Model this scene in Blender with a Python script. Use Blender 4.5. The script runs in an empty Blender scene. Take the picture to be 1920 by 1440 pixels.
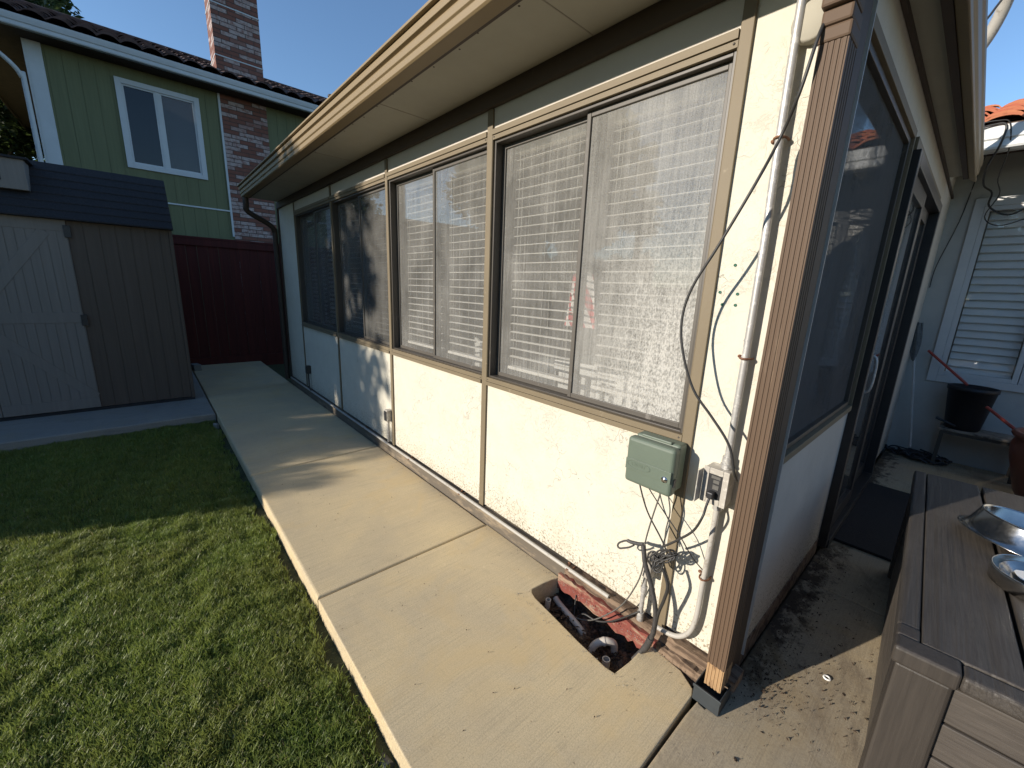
import bpy, math, random
import numpy as np
from mathutils import Vector
random.seed(7); RNG = np.random.default_rng(11)
R = math.radians
S = bpy.context.scene
C = S.collection

# ------------------------------------------------------------------ camera
CAM = Vector((0.2955, -1.4531, 1.4336))
YAW, PITCH, ROLL, FPX = -0.8380, -0.2299, 0.0406, 762.28
def cam_axes():
    cy, sy, cp, sp = math.cos(YAW), math.sin(YAW), math.cos(PITCH), math.sin(PITCH)
    F = Vector((sy*cp, cy*cp, sp)); r = Vector((cy, -sy, 0)); u = r.cross(F)
    cr, sr = math.cos(ROLL), math.sin(ROLL)
    return r*cr + u*sr, u*cr - r*sr, F
r_, u_, F_ = cam_axes()
cam = bpy.data.objects.new('camera', bpy.data.cameras.new('camera'))
C.objects.link(cam); S.camera = cam
from mathutils import Matrix
M = Matrix(((r_.x, u_.x, -F_.x, CAM.x), (r_.y, u_.y, -F_.y, CAM.y), (r_.z, u_.z, -F_.z, CAM.z), (0, 0, 0, 1)))
cam.matrix_world = M
cam.data.sensor_width = 36; cam.data.lens = 36*FPX/1920
cam.data.clip_start = 0.02; cam.data.clip_end = 500

# ------------------------------------------------------------------ light
SUN_EL = 17.5; SUN_AZ = 199.9      # degrees clockwise from +Y, where the sun stands
w = bpy.data.worlds.new('World'); S.world = w; w.use_nodes = True
nt = w.node_tree
sky = nt.nodes.new('ShaderNodeTexSky'); sky.sky_type = 'NISHITA'; sky.sun_disc = False
sky.sun_elevation = R(SUN_EL); sky.sun_rotation = R(SUN_AZ)
sky.air_density = 1.0; sky.dust_density = 0.0; sky.ozone_density = 3.6
bg = nt.nodes['Background']; bg.inputs[1].default_value = 0.15
nt.links.new(sky.outputs[0], bg.inputs[0])
sd = bpy.data.lights.new('sun', 'SUN'); sd.energy = 5.0; sd.angle = R(0.5); sd.color = (1.0, 0.91, 0.79)
sun = bpy.data.objects.new('sun', sd); C.objects.link(sun)
sdir = Vector((math.sin(R(SUN_AZ))*math.cos(R(SUN_EL)), math.cos(R(SUN_AZ))*math.cos(R(SUN_EL)), math.sin(R(SUN_EL))))
sun.rotation_euler = sdir.to_track_quat('Z', 'Y').to_euler(); sun.location = sdir*30
S.view_settings.view_transform = 'Standard'; S.view_settings.look = 'None'
S.view_settings.exposure = 0.38; S.view_settings.gamma = 1.0
S.cycles.max_bounces = 10; S.cycles.transparent_max_bounces = 24
try: S.cycles.use_denoising = True
except Exception: pass

# ------------------------------------------------------------------ material helpers
class NT:
    def __init__(s, name):
        s.m = bpy.data.materials.new(name); s.m.use_nodes = True
        s.t = s.m.node_tree; s.n = s.t.nodes; s.b = s.n['Principled BSDF']; s.out = s.n['Material Output']
    def add(s, typ, **kw):
        n = s.n.new(typ)
        for k, v in kw.items():
            if k.startswith('i_'):
                n.inputs[k[2:].replace('_', ' ')].default_value = v
            else: setattr(n, k, v)
        return n
    def l(s, a, b): s.t.links.new(a, b)
    def coord(s, scale=(1, 1, 1), loc=(0, 0, 0)):
        tc = s.add('ShaderNodeNewGeometry')
        mp = s.add('ShaderNodeMapping'); mp.inputs['Scale'].default_value = scale; mp.inputs['Location'].default_value = loc
        s.l(tc.outputs['Position'], mp.inputs['Vector']); return mp.outputs[0]
    def noise(s, scale, detail=4, rough=.6, vec=None, dist=0):
        n = s.add('ShaderNodeTexNoise'); n.inputs['Scale'].default_value = scale; n.inputs['Detail'].default_value = detail
        n.inputs['Roughness'].default_value = rough; n.inputs['Distortion'].default_value = dist
        s.l(vec if vec is not None else s.coord(), n.inputs['Vector']); return n.outputs['Fac']
    def ramp(s, fac, stops, interp='LINEAR'):
        r = s.add('ShaderNodeValToRGB'); r.color_ramp.interpolation = interp
        e = r.color_ramp.elements
        while len(e) < len(stops): e.new(.5)
        for i, (p, c) in enumerate(stops):
            e[i].position = p; e[i].color = (c, c, c, 1) if not isinstance(c, (tuple, list)) else (*c[:3], 1)
        s.l(fac, r.inputs[0]); return r.outputs[0]
    def mix(s, fac, a, b, mode='MIX'):
        m = s.add('ShaderNodeMix', data_type='RGBA', blend_type=mode)
        for inp, v in ((m.inputs[0], fac), (m.inputs[6], a), (m.inputs[7], b)):
            if isinstance(v, bpy.types.NodeSocket): s.l(v, inp)
            elif isinstance(v, (int, float)): inp.default_value = v if inp.type == 'VALUE' else (v, v, v, 1)
            else: inp.default_value = (*v[:3], 1)
        return m.outputs[2]
    def math(s, op, a, b=0.0, c=None):
        m = s.add('ShaderNodeMath', operation=op)
        vs = [a, b] + ([c] if c is not None else [])
        for i, v in enumerate(vs):
            if isinstance(v, bpy.types.NodeSocket): s.l(v, m.inputs[i])
            else: m.inputs[i].default_value = v
        return m.outputs[0]
    def bump(s, h, strength=.5, dist=.002, prev=None):
        b = s.add('ShaderNodeBump'); b.inputs['Strength'].default_value = strength; b.inputs['Distance'].default_value = dist
        s.l(h, b.inputs['Height'])
        if prev is not None: s.l(prev, b.inputs['Normal'])
        return b.outputs[0]
    def done(s, col=None, rough=.7, nrm=None, metal=0, spec=.5):
        if col is not None:
            if isinstance(col, bpy.types.NodeSocket): s.l(col, s.b.inputs['Base Color'])
            else: s.b.inputs['Base Color'].default_value = (*col[:3], 1)
        if isinstance(rough, bpy.types.NodeSocket): s.l(rough, s.b.inputs['Roughness'])
        else: s.b.inputs['Roughness'].default_value = rough
        s.b.inputs['Metallic'].default_value = metal
        s.b.inputs['Specular IOR Level'].default_value = spec
        if nrm is not None: s.l(nrm, s.b.inputs['Normal'])
        return s.m
def sc(c, k): return tuple(min(1, x*k) for x in c)
def plain(name, col, rough=.6, var=.15, scale=8, bump=.0, bscale=60, metal=0, spec=.5, stretch=(1, 1, 1)):
    n = NT(name); v = n.coord(stretch)
    f = n.noise(scale, 6, .65, v)
    c = n.mix(n.ramp(f, [(.3, 0), (.7, 1)]), sc(col, 1-var), sc(col, 1+var))
    nr = n.bump(n.noise(bscale, 4, .6, v), 1, bump) if bump else None
    return n.done(c, rough, nr, metal, spec)
def weathered(name, col, worn, amount=.5, rough=.6, stretch=(1, 1, 1), scale=14, bump=.0006, metal=0, spec=.4):
    n = NT(name); v = n.coord(stretch)
    f = n.noise(scale, 8, .7, v)
    msk = n.ramp(f, [(amount-.04, 0), (amount+.06, 1)])
    base = n.mix(n.noise(3, 4, .6, v), sc(col, .82), sc(col, 1.15))
    c = n.mix(msk, base, worn)
    return n.done(c, rough, n.bump(f, 1, bump), metal, spec)
def grained(name, a, b, axis, rough=.65, fine=90, bump=.0006, low=.6):
    st = [1, 1, 1]; st['xyz'.index(axis)] = .035
    n = NT(name); v = n.coord(tuple(st))
    f = n.noise(fine, 7, .7, v); g = n.noise(9, 3, .5, v, 1.2)
    c = n.mix(n.ramp(f, [(.3, 0), (.72, 1)]), a, b)
    c = n.mix(n.ramp(g, [(.35, low), (.65, 1.0)]), sc(a, .55), c)
    return n.done(c, rough, n.bump(f, 1, bump))

# stucco: cream elastomeric paint, skip-trowel texture, hairline cracks, dirt splashed at the foot
def stucco_mat(name, col, dirt=True, k=1.0):
    n = NT(name); v = n.coord()
    warp = n.noise(7, 3, .6, v, .6)
    sk = n.noise(16, 7, .68, v, 1.6)
    plate = n.ramp(sk, [(.47, 0), (.52, 1)])
    vo = n.add('ShaderNodeTexVoronoi', feature='DISTANCE_TO_EDGE'); vo.inputs['Scale'].default_value = 5
    nv = n.add('ShaderNodeTexNoise'); nv.inputs['Scale'].default_value = 9; nv.inputs['Detail'].default_value = 5; n.l(v, nv.inputs['Vector'])
    vm = n.add('ShaderNodeVectorMath', operation='MULTIPLY_ADD'); vm.inputs[1].default_value = (.35, .35, .35)
    n.l(nv.outputs['Color'], vm.inputs[0]); n.l(v, vm.inputs[2]); n.l(vm.outputs[0], vo.inputs['Vector'])
    crack = n.ramp(vo.outputs['Distance'], [(0, 1), (.008, 0)])
    crack = n.math('MULTIPLY', crack, n.ramp(n.noise(5.3, 3, .6, n.coord((1, 1, 1), (4, 1, 7))), [(.53, 0), (.60, 1)]))
    grain = n.noise(160, 3, .6, v)
    h = n.math('ADD', n.math('MULTIPLY', n.math('MULTIPLY', plate, n.ramp(n.noise(3.1, 3, .6), [(.42, .08), (.62, .8)])), .75), n.math('MULTIPLY', grain, .22))
    h = n.math('SUBTRACT', h, n.math('MULTIPLY', crack, 1.3))
    c = n.mix(n.ramp(warp, [(.3, 0), (.7, 1)]), sc(col, .95), sc(col, 1.03))
    c = n.mix(n.math('MULTIPLY', crack, .28), c, sc(col, .6))
    if dirt:
        geo = n.add('ShaderNodeNewGeometry'); sx = n.add('ShaderNodeSeparateXYZ'); n.l(geo.outputs['Position'], sx.inputs[0])
        low = n.add('ShaderNodeMapRange'); low.inputs[1].default_value = .08; low.inputs[2].default_value = .42
        low.inputs[3].default_value = .105; low.inputs[4].default_value = -.03
        n.l(sx.outputs[2], low.inputs[0])
        sp = n.noise(75, 6, .75, v); thr = n.math('GREATER_THAN', n.math('ADD', sp, low.outputs[0]), .625)
        c = n.mix(n.math('MULTIPLY', thr, .75), c, (.16, .12, .07))
        gm = n.math('MULTIPLY', n.ramp(n.noise(6, 5, .7, v), [(.42, 0), (.7, .8)]), n.math('MAXIMUM', n.math('MULTIPLY', low.outputs[0], 6), .12))
        c = n.mix(gm, c, (.44, .38, .27))
    nr = n.bump(h, k, .0017)
    return n.done(c, .78, nr, 0, .25)

def concrete_mat(name, col, dirtk=0.3, dcol=(.10, .075, .05)):
    n = NT(name); v = n.coord()
    broom = n.noise(60, 5, .65, n.coord((.06, 4.2, 1)) if False else n.coord((4.2, .06, 1)))
    fine = n.noise(210, 4, .75, v); mid = n.noise(34, 5, .65, v); big = n.noise(1.6, 5, .6, v, .6)
    c = n.mix(n.ramp(big, [(.32, 0), (.68, 1)]), sc(col, .84), (col[0]*1.08, col[1]*1.04, col[2]*.92))
    c = n.mix(n.ramp(fine, [(.36, .5), (.56, 0)]), c, sc(col, .42))
    c = n.mix(n.math('MULTIPLY', n.ramp(broom, [(.38, 1), (.50, 0)]), .34), c, sc(col, .5))
    c = n.mix(n.math('MULTIPLY', n.ramp(mid, [(.58, 0), (.72, 1)]), .18), c, sc(col, 1.3))
    pit = n.ramp(n.noise(55, 3, .6, n.coord((1, 1, 1), (9, 3, 2))), [(.70, 0), (.725, 1)])
    c = n.mix(n.math('MULTIPLY', pit, .6), c, sc(col, .35))
    st = n.ramp(n.noise(3.1, 7, .72, n.coord((1, .6, 1), (3, 8, 0)), 1.0), [(.52, 0), (.70, 1)])
    c = n.mix(n.math('MULTIPLY', st, dirtk), c, dcol)
    if 'dirty' in name:   # soil and rotted leaf mould lying along the foot of the side wall
        ge = n.add('ShaderNodeNewGeometry'); sp_ = n.add('ShaderNodeSeparateXYZ'); n.l(ge.outputs['Position'], sp_.inputs[0])
        mr = n.add('ShaderNodeMapRange'); mr.inputs[1].default_value = -.06; mr.inputs[2].default_value = .19; mr.inputs[3].default_value = .26; mr.inputs[4].default_value = -.12
        n.l(sp_.outputs[0], mr.inputs[0])
        my = n.add('ShaderNodeMapRange'); my.inputs[1].default_value = -.05; my.inputs[2].default_value = .12; my.inputs[3].default_value = -.4; my.inputs[4].default_value = 0
        n.l(sp_.outputs[1], my.inputs[0])
        dm = n.math('ADD', n.math('ADD', n.noise(13, 8, .75, n.coord((1, .7, 1))), mr.outputs[0]), my.outputs[0])
        c = n.mix(n.ramp(dm, [(.56, 0), (.70, .9)]), c, (.040, .028, .020))
    yl = n.ramp(n.noise(2.4, 4, .6, n.coord((1, 1, 1), (2, 5, 1)), .8), [(.5, 0), (.7, .5)])
    c = n.mix(yl, c, (col[0]*.95, col[1]*.84, col[2]*.62))
    sm = n.ramp(n.noise(11, 7, .75, n.coord((.5, 1.4, 1), (7, 2, 0))), [(.56, 0), (.72, .5)])
    c = n.mix(n.math('MULTIPLY', sm, .6), c, sc(col, .55))
    h = n.math('ADD', n.math('MULTIPLY', fine, .7), n.math('MULTIPLY', broom, .8))
    h = n.math('SUBTRACT', h, pit)
    return n.done(c, .88, n.bump(h, .9, .0014), 0, .25)

MT = {}
MT['stucco'] = stucco_mat('cream_stucco', (.595, .562, .468))
MT['stucco_side'] = stucco_mat('side_stucco', (.56, .52, .45), True, .5)
MT['frieze_panel'] = plain('smooth_panel_paint', (.53, .49, .42), .75, .05, 3, .0004, 120)
MT['stucco_grey'] = stucco_mat('grey_stucco', (.43, .42, .39), False, .5)
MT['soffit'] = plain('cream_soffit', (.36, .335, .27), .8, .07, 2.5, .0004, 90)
MT['tan'] = weathered('tan_trim_paint', (.175, .138, .085), (.27, .22, .15), .66, .6, (1, 1, 1), 20)
MT['brown'] = weathered('brown_band_paint', (.060, .042, .030), (.10, .08, .06), .68, .65)
MT['gutter'] = weathered('tan_gutter_paint', (.225, .165, .088), (.55, .50, .42), .735, .5, (.25, 1, 1), 12)
MT['gutter_white'] = plain('white_gutter_paint', (.62, .63, .62), .5, .06, 4)
MT['spout'] = weathered('brown_downspout_paint', (.108, .070, .045), (.21, .15, .10), .66, .62, (1, 1, .05), 34, .0003, 0, .25)
MT['spout_raw'] = weathered('tan_worn_downspout', (.36, .23, .12), (.16, .09, .05), .6, .5, (1, 1, .3), 30)
MT['bronze'] = weathered('bronze_sash_paint', (.062, .053, .043), (.15, .13, .11), .66, .45, (1, 1, .4), 18)
MT['grey_sash'] = weathered('weathered_sash_metal', (.088, .078, .065), (.18, .165, .145), .64, .5, (1, 1, .3), 22)
MT['black_alu'] = plain('black_door_frame', (.022, .020, .019), .45, .2, 12)
MT['white_line'] = plain('white_metal_edge', (.45, .43, .40), .4, .1, 9)
MT['white_trim'] = plain('white_window_trim', (.52, .52, .51), .6, .06, 4)
MT['galv'] = weathered('galvanised_conduit', (.42, .41, .39), (.62, .60, .56), .56, .45, (1, 1, 1), 40, .0003, .35, .5)
MT['white_pipe'] = weathered('painted_white_pipe', (.40, .38, .34), (.27, .24, .20), .6, .5, (1, 1, 1), 40)
MT['rust'] = weathered('rusty_steel', (.13, .055, .03), (.22, .11, .06), .5, .8, (1, 1, 1), 90, .0008)
MT['cable'] = plain('black_cable', (.028, .027, .026), .5, .2, 30)
MT['cable_grey'] = plain('grey_wire', (.10, .095, .085), .55, .2, 30)
MT['tape'] = plain('black_taped_wire', (.045, .042, .040), .6, .3, 60, .002, 70)
MT['box_green'] = plain('green_plastic', (.105, .135, .102), .5, .06, 7, .0003, 200)
MT['box_grey'] = weathered('grey_metal_box', (.40, .37, .32), (.55, .52, .46), .55, .5, (1, 1, 1), 40)
MT['dark_plastic'] = plain('dark_plastic', (.018, .018, .020), .5, .2, 20)
MT['boot'] = plain('charcoal_plastic', (.035, .042, .046), .55, .15, 20, .0003, 80)
MT['steel'] = plain('chrome_screw', (.6, .6, .6), .25, .1, 20, 0, 60, 1)
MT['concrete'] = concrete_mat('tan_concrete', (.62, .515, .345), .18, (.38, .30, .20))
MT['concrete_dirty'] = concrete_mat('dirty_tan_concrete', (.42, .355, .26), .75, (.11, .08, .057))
MT['concrete_grey'] = concrete_mat('grey_concrete', (.30, .30, .29), .3)
MT['soil'] = plain('dark_soil', (.12, .080, .055), .95, .5, 40, .02, 30)
MT['lawn_soil'] = plain('lawn_soil', (.05, .055, .02), .95, .4, 25, .01, 40)
MT['pvc'] = plain('dusty_pvc', (.46, .42, .37), .5, .12, 20)
MT['red_wood'] = weathered('peeling_red_paint_wood', (.20, .055, .040), (.33, .24, .16), .55, .8, (.25, 1, 1), 22, .003)
MT['bare_wood'] = weathered('bare_rotting_wood', (.22, .155, .105), (.09, .06, .04), .50, .9, (.16, 1, 1), 26, .004)
MT['plate_grey'] = weathered('grey_weathered_plate', (.125, .105, .08), (.24, .19, .13), .55, .85, (.2, 1, 1), 20, .003)
MT['fence_red'] = grained('dark_red_fence_stain', (.075, .010, .006), (.12, .019, .011), 'z', .8, 50)
MT['green'] = grained('green_siding_paint', (.128, .142, .072), (.160, .175, .092), 'z', .8, 40, .001, .80)
MT['white_corner'] = plain('white_corner_paint', (.50, .54, .56), .6, .06, 4)
MT['shed_brown'] = grained('brown_shed_resin', (.085, .063, .046), (.112, .085, .064), 'z', .7, 40, .0006, .9)
MT['shed_door'] = grained('taupe_shed_door', (.185, .165, .142), (.225, .203, .178), 'z', .7, 40, .0006, .93)
MT['shingle'] = plain('dark_shingles', (.020, .019, .021), .85, .5, 70, .003, 120)
MT['dark_wood'] = plain('dark_patio_wood', (.06, .035, .022), .85, .3, 10)
MT['blind'] = plain('ivory_blind', (.76, .74, .67), .5, .04, 3)
MT['cord'] = plain('ivory_cord', (.62, .60, .53), .7, .04, 3)
MT['inside_wall'] = plain('inside_wall_paint', (.26, .23, .19), .85, .08, 2)
MT['inside_floor'] = plain('inside_floor', (.13, .10, .075), .6, .2, 2)
MT['chair_white'] = plain('white_chair_paint', (.68, .69, .66), .45, .05, 4)
MT['table'] = plain('grey_green_table_top', (.30, .34, .32), .35, .1, 4)
MT['ring'] = plain('white_plastic_ring', (.8, .79, .75), .4, .03, 3)
MT['mat'] = plain('black_rubber_mat', (.012, .012, .013), .9, .3, 60, .003, 150)
MT['mop'] = plain('grey_mop_yarn', (.13, .14, .14), .95, .3, 60, .004, 60)
MT['red_handle'] = plain('red_handle_paint', (.34, .045, .03), .4, .15, 10)
MT['pot_black'] = plain('black_nursery_plastic', (.008, .008, .012), .5, .2, 10)
MT['terracotta'] = plain('terracotta_glaze', (.20, .055, .028), .35, .2, 8)
MT['bench_wood'] = weathered('grey_bench_wood', (.24, .21, .17), (.10, .08, .06), .55, .8)
MT['anchor'] = plain('green_anchor', (.02, .11, .07), .4, .1, 8)
MT['leaf'] = None

def tile_mat(name, a, b):
    n = NT(name); v = n.coord()
    f = n.noise(3.2, 5, .6, v); g = n.noise(30, 5, .7, v)
    c = n.mix(n.ramp(f, [(.35, 0), (.65, 1)]), a, b)
    c = n.mix(n.ramp(g, [(.55, 0), (.75, .6)]), c, sc(a, .4))
    return n.done(c, .85, n.bump(g, 1, .003))
MT['tile_red'] = tile_mat('red_clay_tile', (.34, .085, .045), (.40, .155, .07))
MT['tile_dark'] = tile_mat('dark_clay_tile', (.060, .034, .028), (.10, .06, .05))

def brick_mat():
    n = NT('old_painted_brick')
    geo = n.add('ShaderNodeNewGeometry'); sx = n.add('ShaderNodeSeparateXYZ'); n.l(geo.outputs['Position'], sx.inputs[0])
    cb = n.add('ShaderNodeCombineXYZ'); n.l(n.math('ADD', sx.outputs[1], n.math('MULTIPLY', sx.outputs[0], 1.0)), cb.inputs[0]); n.l(sx.outputs[2], cb.inputs[1])
    bt = n.add('ShaderNodeTexBrick'); bt.inputs['Scale'].default_value = 1
    bt.inputs['Brick Width'].default_value = .30; bt.inputs['Row Height'].default_value = .082
    bt.inputs['Mortar Size'].default_value = .007; bt.inputs['Mortar Smooth'].default_value = .2; bt.inputs['Bias'].default_value = -.05
    bt.inputs['Color1'].default_value = (0, 0, 0, 1); bt.inputs['Color2'].default_value = (1, 1, 1, 1); bt.inputs['Mortar'].default_value = (.5, .5, .5, 1)
    n.l(cb.outputs[0], bt.inputs['Vector'])
    f = n.noise(14, 6, .7)
    red = n.mix(f, (.13, .050, .036), (.24, .105, .075))
    white = n.mix(n.ramp(n.noise(11, 6, .75), [(.34, .1), (.55, 1)]), red, (.40, .33, .31))
    c = n.mix(n.ramp(bt.outputs['Color'], [(.42, 0), (.58, 1)]), red, white)
    c = n.mix(bt.outputs['Fac'], c, (.085, .06, .05))
    h = n.math('SUBTRACT', n.math('MULTIPLY', f, .3), bt.outputs['Fac'])
    return n.done(c, .9, n.bump(h, 1, .008))
MT['brick'] = brick_mat()

def deck_mat(name, a, b, ang):
    n = NT(name)
    geo = n.add('ShaderNodeNewGeometry'); mp = n.add('ShaderNodeMapping'); mp.vector_type = 'TEXTURE'
    mp.inputs['Rotation'].default_value = (0, 0, ang); mp.inputs['Scale'].default_value = (1, 1, 1)
    n.l(geo.outputs['Position'], mp.inputs['Vector'])
    m2 = n.add('ShaderNodeMapping'); m2.inputs['Scale'].default_value = (1, .035, 1); n.l(mp.outputs[0], m2.inputs['Vector'])
    v = m2.outputs[0]
    wv = n.noise(8, 3, .5, v, 2.5)
    rings = n.math('FRACT', n.math('MULTIPLY', wv, 34))
    f = n.noise(170, 5, .7, v)
    c = n.mix(n.ramp(f, [(.3, 0), (.7, 1)]), a, b)
    c = n.mix(n.math('MULTIPLY', n.ramp(rings, [(0, 1), (.35, 0), (1, .4)]), .33), c, sc(a, .5))
    smud = n.ramp(n.noise(5, 6, .7), [(.5, 0), (.75, .35)])
    c = n.mix(smud, c, sc(b, 1.5))
    h = n.math('ADD', f, n.math('MULTIPLY', rings, .4))
    return n.done(c, .52, n.bump(h, 1, .0009), 0, .45)
BA = R(3.0)
MT['deck'] = deck_mat('grey_brown_resin_plank', (.043, .037, .032), (.078, .068, .058), BA)
MT['deck_side'] = deck_mat('light_resin_side_plank', (.07, .06, .05), (.11, .093, .077), BA)
MT['deck_post'] = grained('dark_resin_post', (.030, .025, .021), (.055, .046, .038), 'z', .5, 80, .0008, .8)
def deck_x():
    return grained('light_resin_front_plank', (.050, .042, .035), (.092, .078, .065), 'x', .6, 130, .0012, .75)
MT['deck_front'] = deck_x()

def glass_mat(name, dust, dcol=(.60, .585, .54), streak=.5, tint=.75, spot_glare=None, clean=None):
    n = NT(name)
    for x in (n.b,): n.n.remove(x)
    tr = n.add('ShaderNodeBsdfTransparent'); tr.inputs[0].default_value = (tint, tint, tint, 1)
    gl = n.add('ShaderNodeBsdfGlossy'); gl.inputs[0].default_value = (1, 1, 1, 1); gl.inputs['Roughness'].default_value = .02
    fr = n.add('ShaderNodeFresnel'); gb = n.add('ShaderNodeNewGeometry'); n.l(n.math('MULTIPLY_ADD', gb.outputs['Backfacing'], 1/1.5-1.5, 1.5), fr.inputs[0])
    m1 = n.add('ShaderNodeMixShader'); n.l(fr.outputs[0], m1.inputs[0]); n.l(tr.outputs[0], m1.inputs[1]); n.l(gl.outputs[0], m1.inputs[2])
    df = n.add('ShaderNodeBsdfDiffuse'); df.inputs[0].default_value = (*dcol, 1)
    tl = n.add('ShaderNodeBsdfTranslucent'); tl.inputs[0].default_value = (*dcol, 1)
    md = n.add('ShaderNodeMixShader'); md.inputs[0].default_value = .25; n.l(df.outputs[0], md.inputs[1]); n.l(tl.outputs[0], md.inputs[2])
    sp = n.noise(260, 3, .7); bl = n.noise(3.2, 4, .6, None, .5); stv = n.noise(70, 4, .7, n.coord((1, 1, .03)))
    f = n.math('MULTIPLY', n.ramp(sp, [(.3, .4), (.7, 1.5)]) if False else n.math('MULTIPLY_ADD', sp, 1.6, .2), dust)
    f = n.math('MULTIPLY', f, n.math('MULTIPLY_ADD', bl, 1.6, .25))
    f = n.math('MULTIPLY', f, n.math('MULTIPLY_ADD', stv, 2.0*streak, 1-streak))
    if spot_glare:   # sun glare on spotted, dusty glass, painted as pale speckle: x centre, z top, strength
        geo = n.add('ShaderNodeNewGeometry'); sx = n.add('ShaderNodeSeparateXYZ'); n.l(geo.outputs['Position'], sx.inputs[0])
        mx = n.add('ShaderNodeMapRange'); mx.interpolation_type = 'SMOOTHSTEP'; mx.inputs[1].default_value = spot_glare[0]; mx.inputs[2].default_value = spot_glare[1]
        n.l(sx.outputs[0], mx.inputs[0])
        mz = n.add('ShaderNodeMapRange'); mz.interpolation_type = 'SMOOTHSTEP'; mz.inputs[1].default_value = spot_glare[3]; mz.inputs[2].default_value = spot_glare[2]
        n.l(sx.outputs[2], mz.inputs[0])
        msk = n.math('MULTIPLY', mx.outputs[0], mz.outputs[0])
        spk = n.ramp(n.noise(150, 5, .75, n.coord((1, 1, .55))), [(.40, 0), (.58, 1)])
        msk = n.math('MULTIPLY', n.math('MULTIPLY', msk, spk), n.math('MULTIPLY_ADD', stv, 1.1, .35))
        f = n.math('ADD', f, n.math('MULTIPLY', msk, spot_glare[4]))
    f = n.math('MULTIPLY', f, n.math('SUBTRACT', 1.0, gb.outputs['Backfacing']))
    cl = n.add('ShaderNodeClamp'); cl.inputs['Max'].default_value = .97; n.l(f, cl.inputs[0])
    m2 = n.add('ShaderNodeMixShader'); n.l(cl.outputs[0], m2.inputs[0]); n.l(m1.outputs[0], m2.inputs[1]); n.l(md.outputs[0], m2.inputs[2])
    n.l(m2.outputs[0], n.out.inputs[0]); return n.m
MT['glass_near_left'] = glass_mat('dusty_glass_near_left', .28, streak=.7, tint=.9)
MT['glass_near_right'] = glass_mat('dusty_glass_near_right', .38, streak=.5, tint=.9, spot_glare=(-.95, -.46, 1.0, 2.05, .65))
MT['glass_mid'] = glass_mat('dusty_glass_middle', .25, streak=.6, tint=.9)
MT['glass_far'] = glass_mat('dusty_glass_far', .16, streak=.6, tint=.55)
MT['glass_side'] = glass_mat('clean_side_glass', .05, streak=.3, tint=.7)
MT['screen_side'] = glass_mat('dark_screened_glass', .85, (.125, .122, .118), streak=.2, tint=.9)
MT['glass_dark'] = plain('dark_window_glass', (.012, .016, .022), .06, .1, 3)
MT['glass_blue'] = plain('blue_grey_lit_pane', (.10, .13, .17), .25, .1, 3)
MT['curtain'] = plain('grey_sheer_curtain', (.30, .32, .35), .9, .08, 3)
MT['curtain_white'] = plain('pale_sheer_curtain', (.42, .46, .50), .9, .06, 3)

def chrome():
    n = NT('brushed_stainless'); f = n.noise(40, 5, .7)
    return n.done(n.mix(f, (.50, .48, .44), (.66, .64, .60)), n.math('MULTIPLY_ADD', f, .25, .08), None, 1)
MT['chrome'] = chrome()

def foliage(name, a, b, trans=.35):
    n = NT(name)
    at = n.add('ShaderNodeAttribute'); at.attribute_name = 'rnd'
    f = n.noise(1.3, 3, .6)
    c = n.mix(at.outputs['Fac'], a, b)
    c = n.mix(n.ramp(f, [(.35, .55), (.65, 0)]), c, sc(a, .65))
    n.l(c, n.b.inputs['Base Color']); n.b.inputs['Roughness'].default_value = .5
    n.b.inputs['Specular IOR Level'].default_value = .35
    tl = n.add('ShaderNodeBsdfTranslucent'); n.l(n.mix(.5, c, sc(b, 1.6)), tl.inputs[0])
    m = n.add('ShaderNodeMixShader'); m.inputs[0].default_value = trans
    n.l(n.b.outputs[0], m.inputs[1]); n.l(tl.outputs[0], m.inputs[2]); n.l(m.outputs[0], n.out.inputs[0]); return n.m
def grass_mat():
    n = NT('grass_blades')
    at = n.add('ShaderNodeAttribute'); at.attribute_name = 'rnd'
    f = n.noise(2.2, 4, .6)
    c = n.mix(n.ramp(at.outputs['Fac'], [(0, 0), (.85, .75), (1, 1)]), (.080, .140, .026), (.36, .43, .095))
    c = n.mix(n.ramp(f, [(.35, 0), (.7, .6)]), c, (.28, .29, .075))
    c = n.mix(n.ramp(at.outputs['Fac'], [(.965, 0), (.97, 1)]), c, (.36, .31, .17))
    n.l(c, n.b.inputs['Base Color']); n.b.inputs['Roughness'].default_value = .45; n.b.inputs['Specular IOR Level'].default_value = .4
    tl = n.add('ShaderNodeBsdfTranslucent'); n.l(c, tl.inputs[0])
    m = n.add('ShaderNodeMixShader'); m.inputs[0].default_value = .42
    n.l(n.b.outputs[0], m.inputs[1]); n.l(tl.outputs[0], m.inputs[2]); n.l(m.outputs[0], n.out.inputs[0]); return n.m
MT['leaf'] = foliage('dark_leaves', (.020, .040, .012), (.060, .085, .025))
MT['leaf_hedge'] = foliage('hedge_leaves', (.025, .055, .015), (.06, .11, .03))
MT['bark'] = plain('bark', (.10, .075, .055), .9, .3, 20, .01, 30)
MT['grass'] = grass_mat()
MT['dry_leaf'] = plain('dry_leaf', (.34, .26, .14), .8, .25, 40)
MT['debris'] = plain('brown_leaf_litter', (.050, .030, .018), .9, .4, 40)

def stripes_mat():
    n = NT('red_white_striped_cloth')
    geo = n.add('ShaderNodeNewGeometry'); sx = n.add('ShaderNodeSeparateXYZ'); n.l(geo.outputs['Position'], sx.inputs[0])
    f = n.math('FRACT', n.math('MULTIPLY', n.math('ADD', sx.outputs[0], n.math('MULTIPLY', sx.outputs[2], .35)), 11))
    return n.done(n.mix(n.math('GREATER_THAN', f, .5), (.55, .03, .04), (.75, .73, .70)), .8)
MT['stripes'] = stripes_mat()
MT['louvre'] = plain('pale_shutter_paint', (.78, .78, .75), .6, .04, 4)

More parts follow.
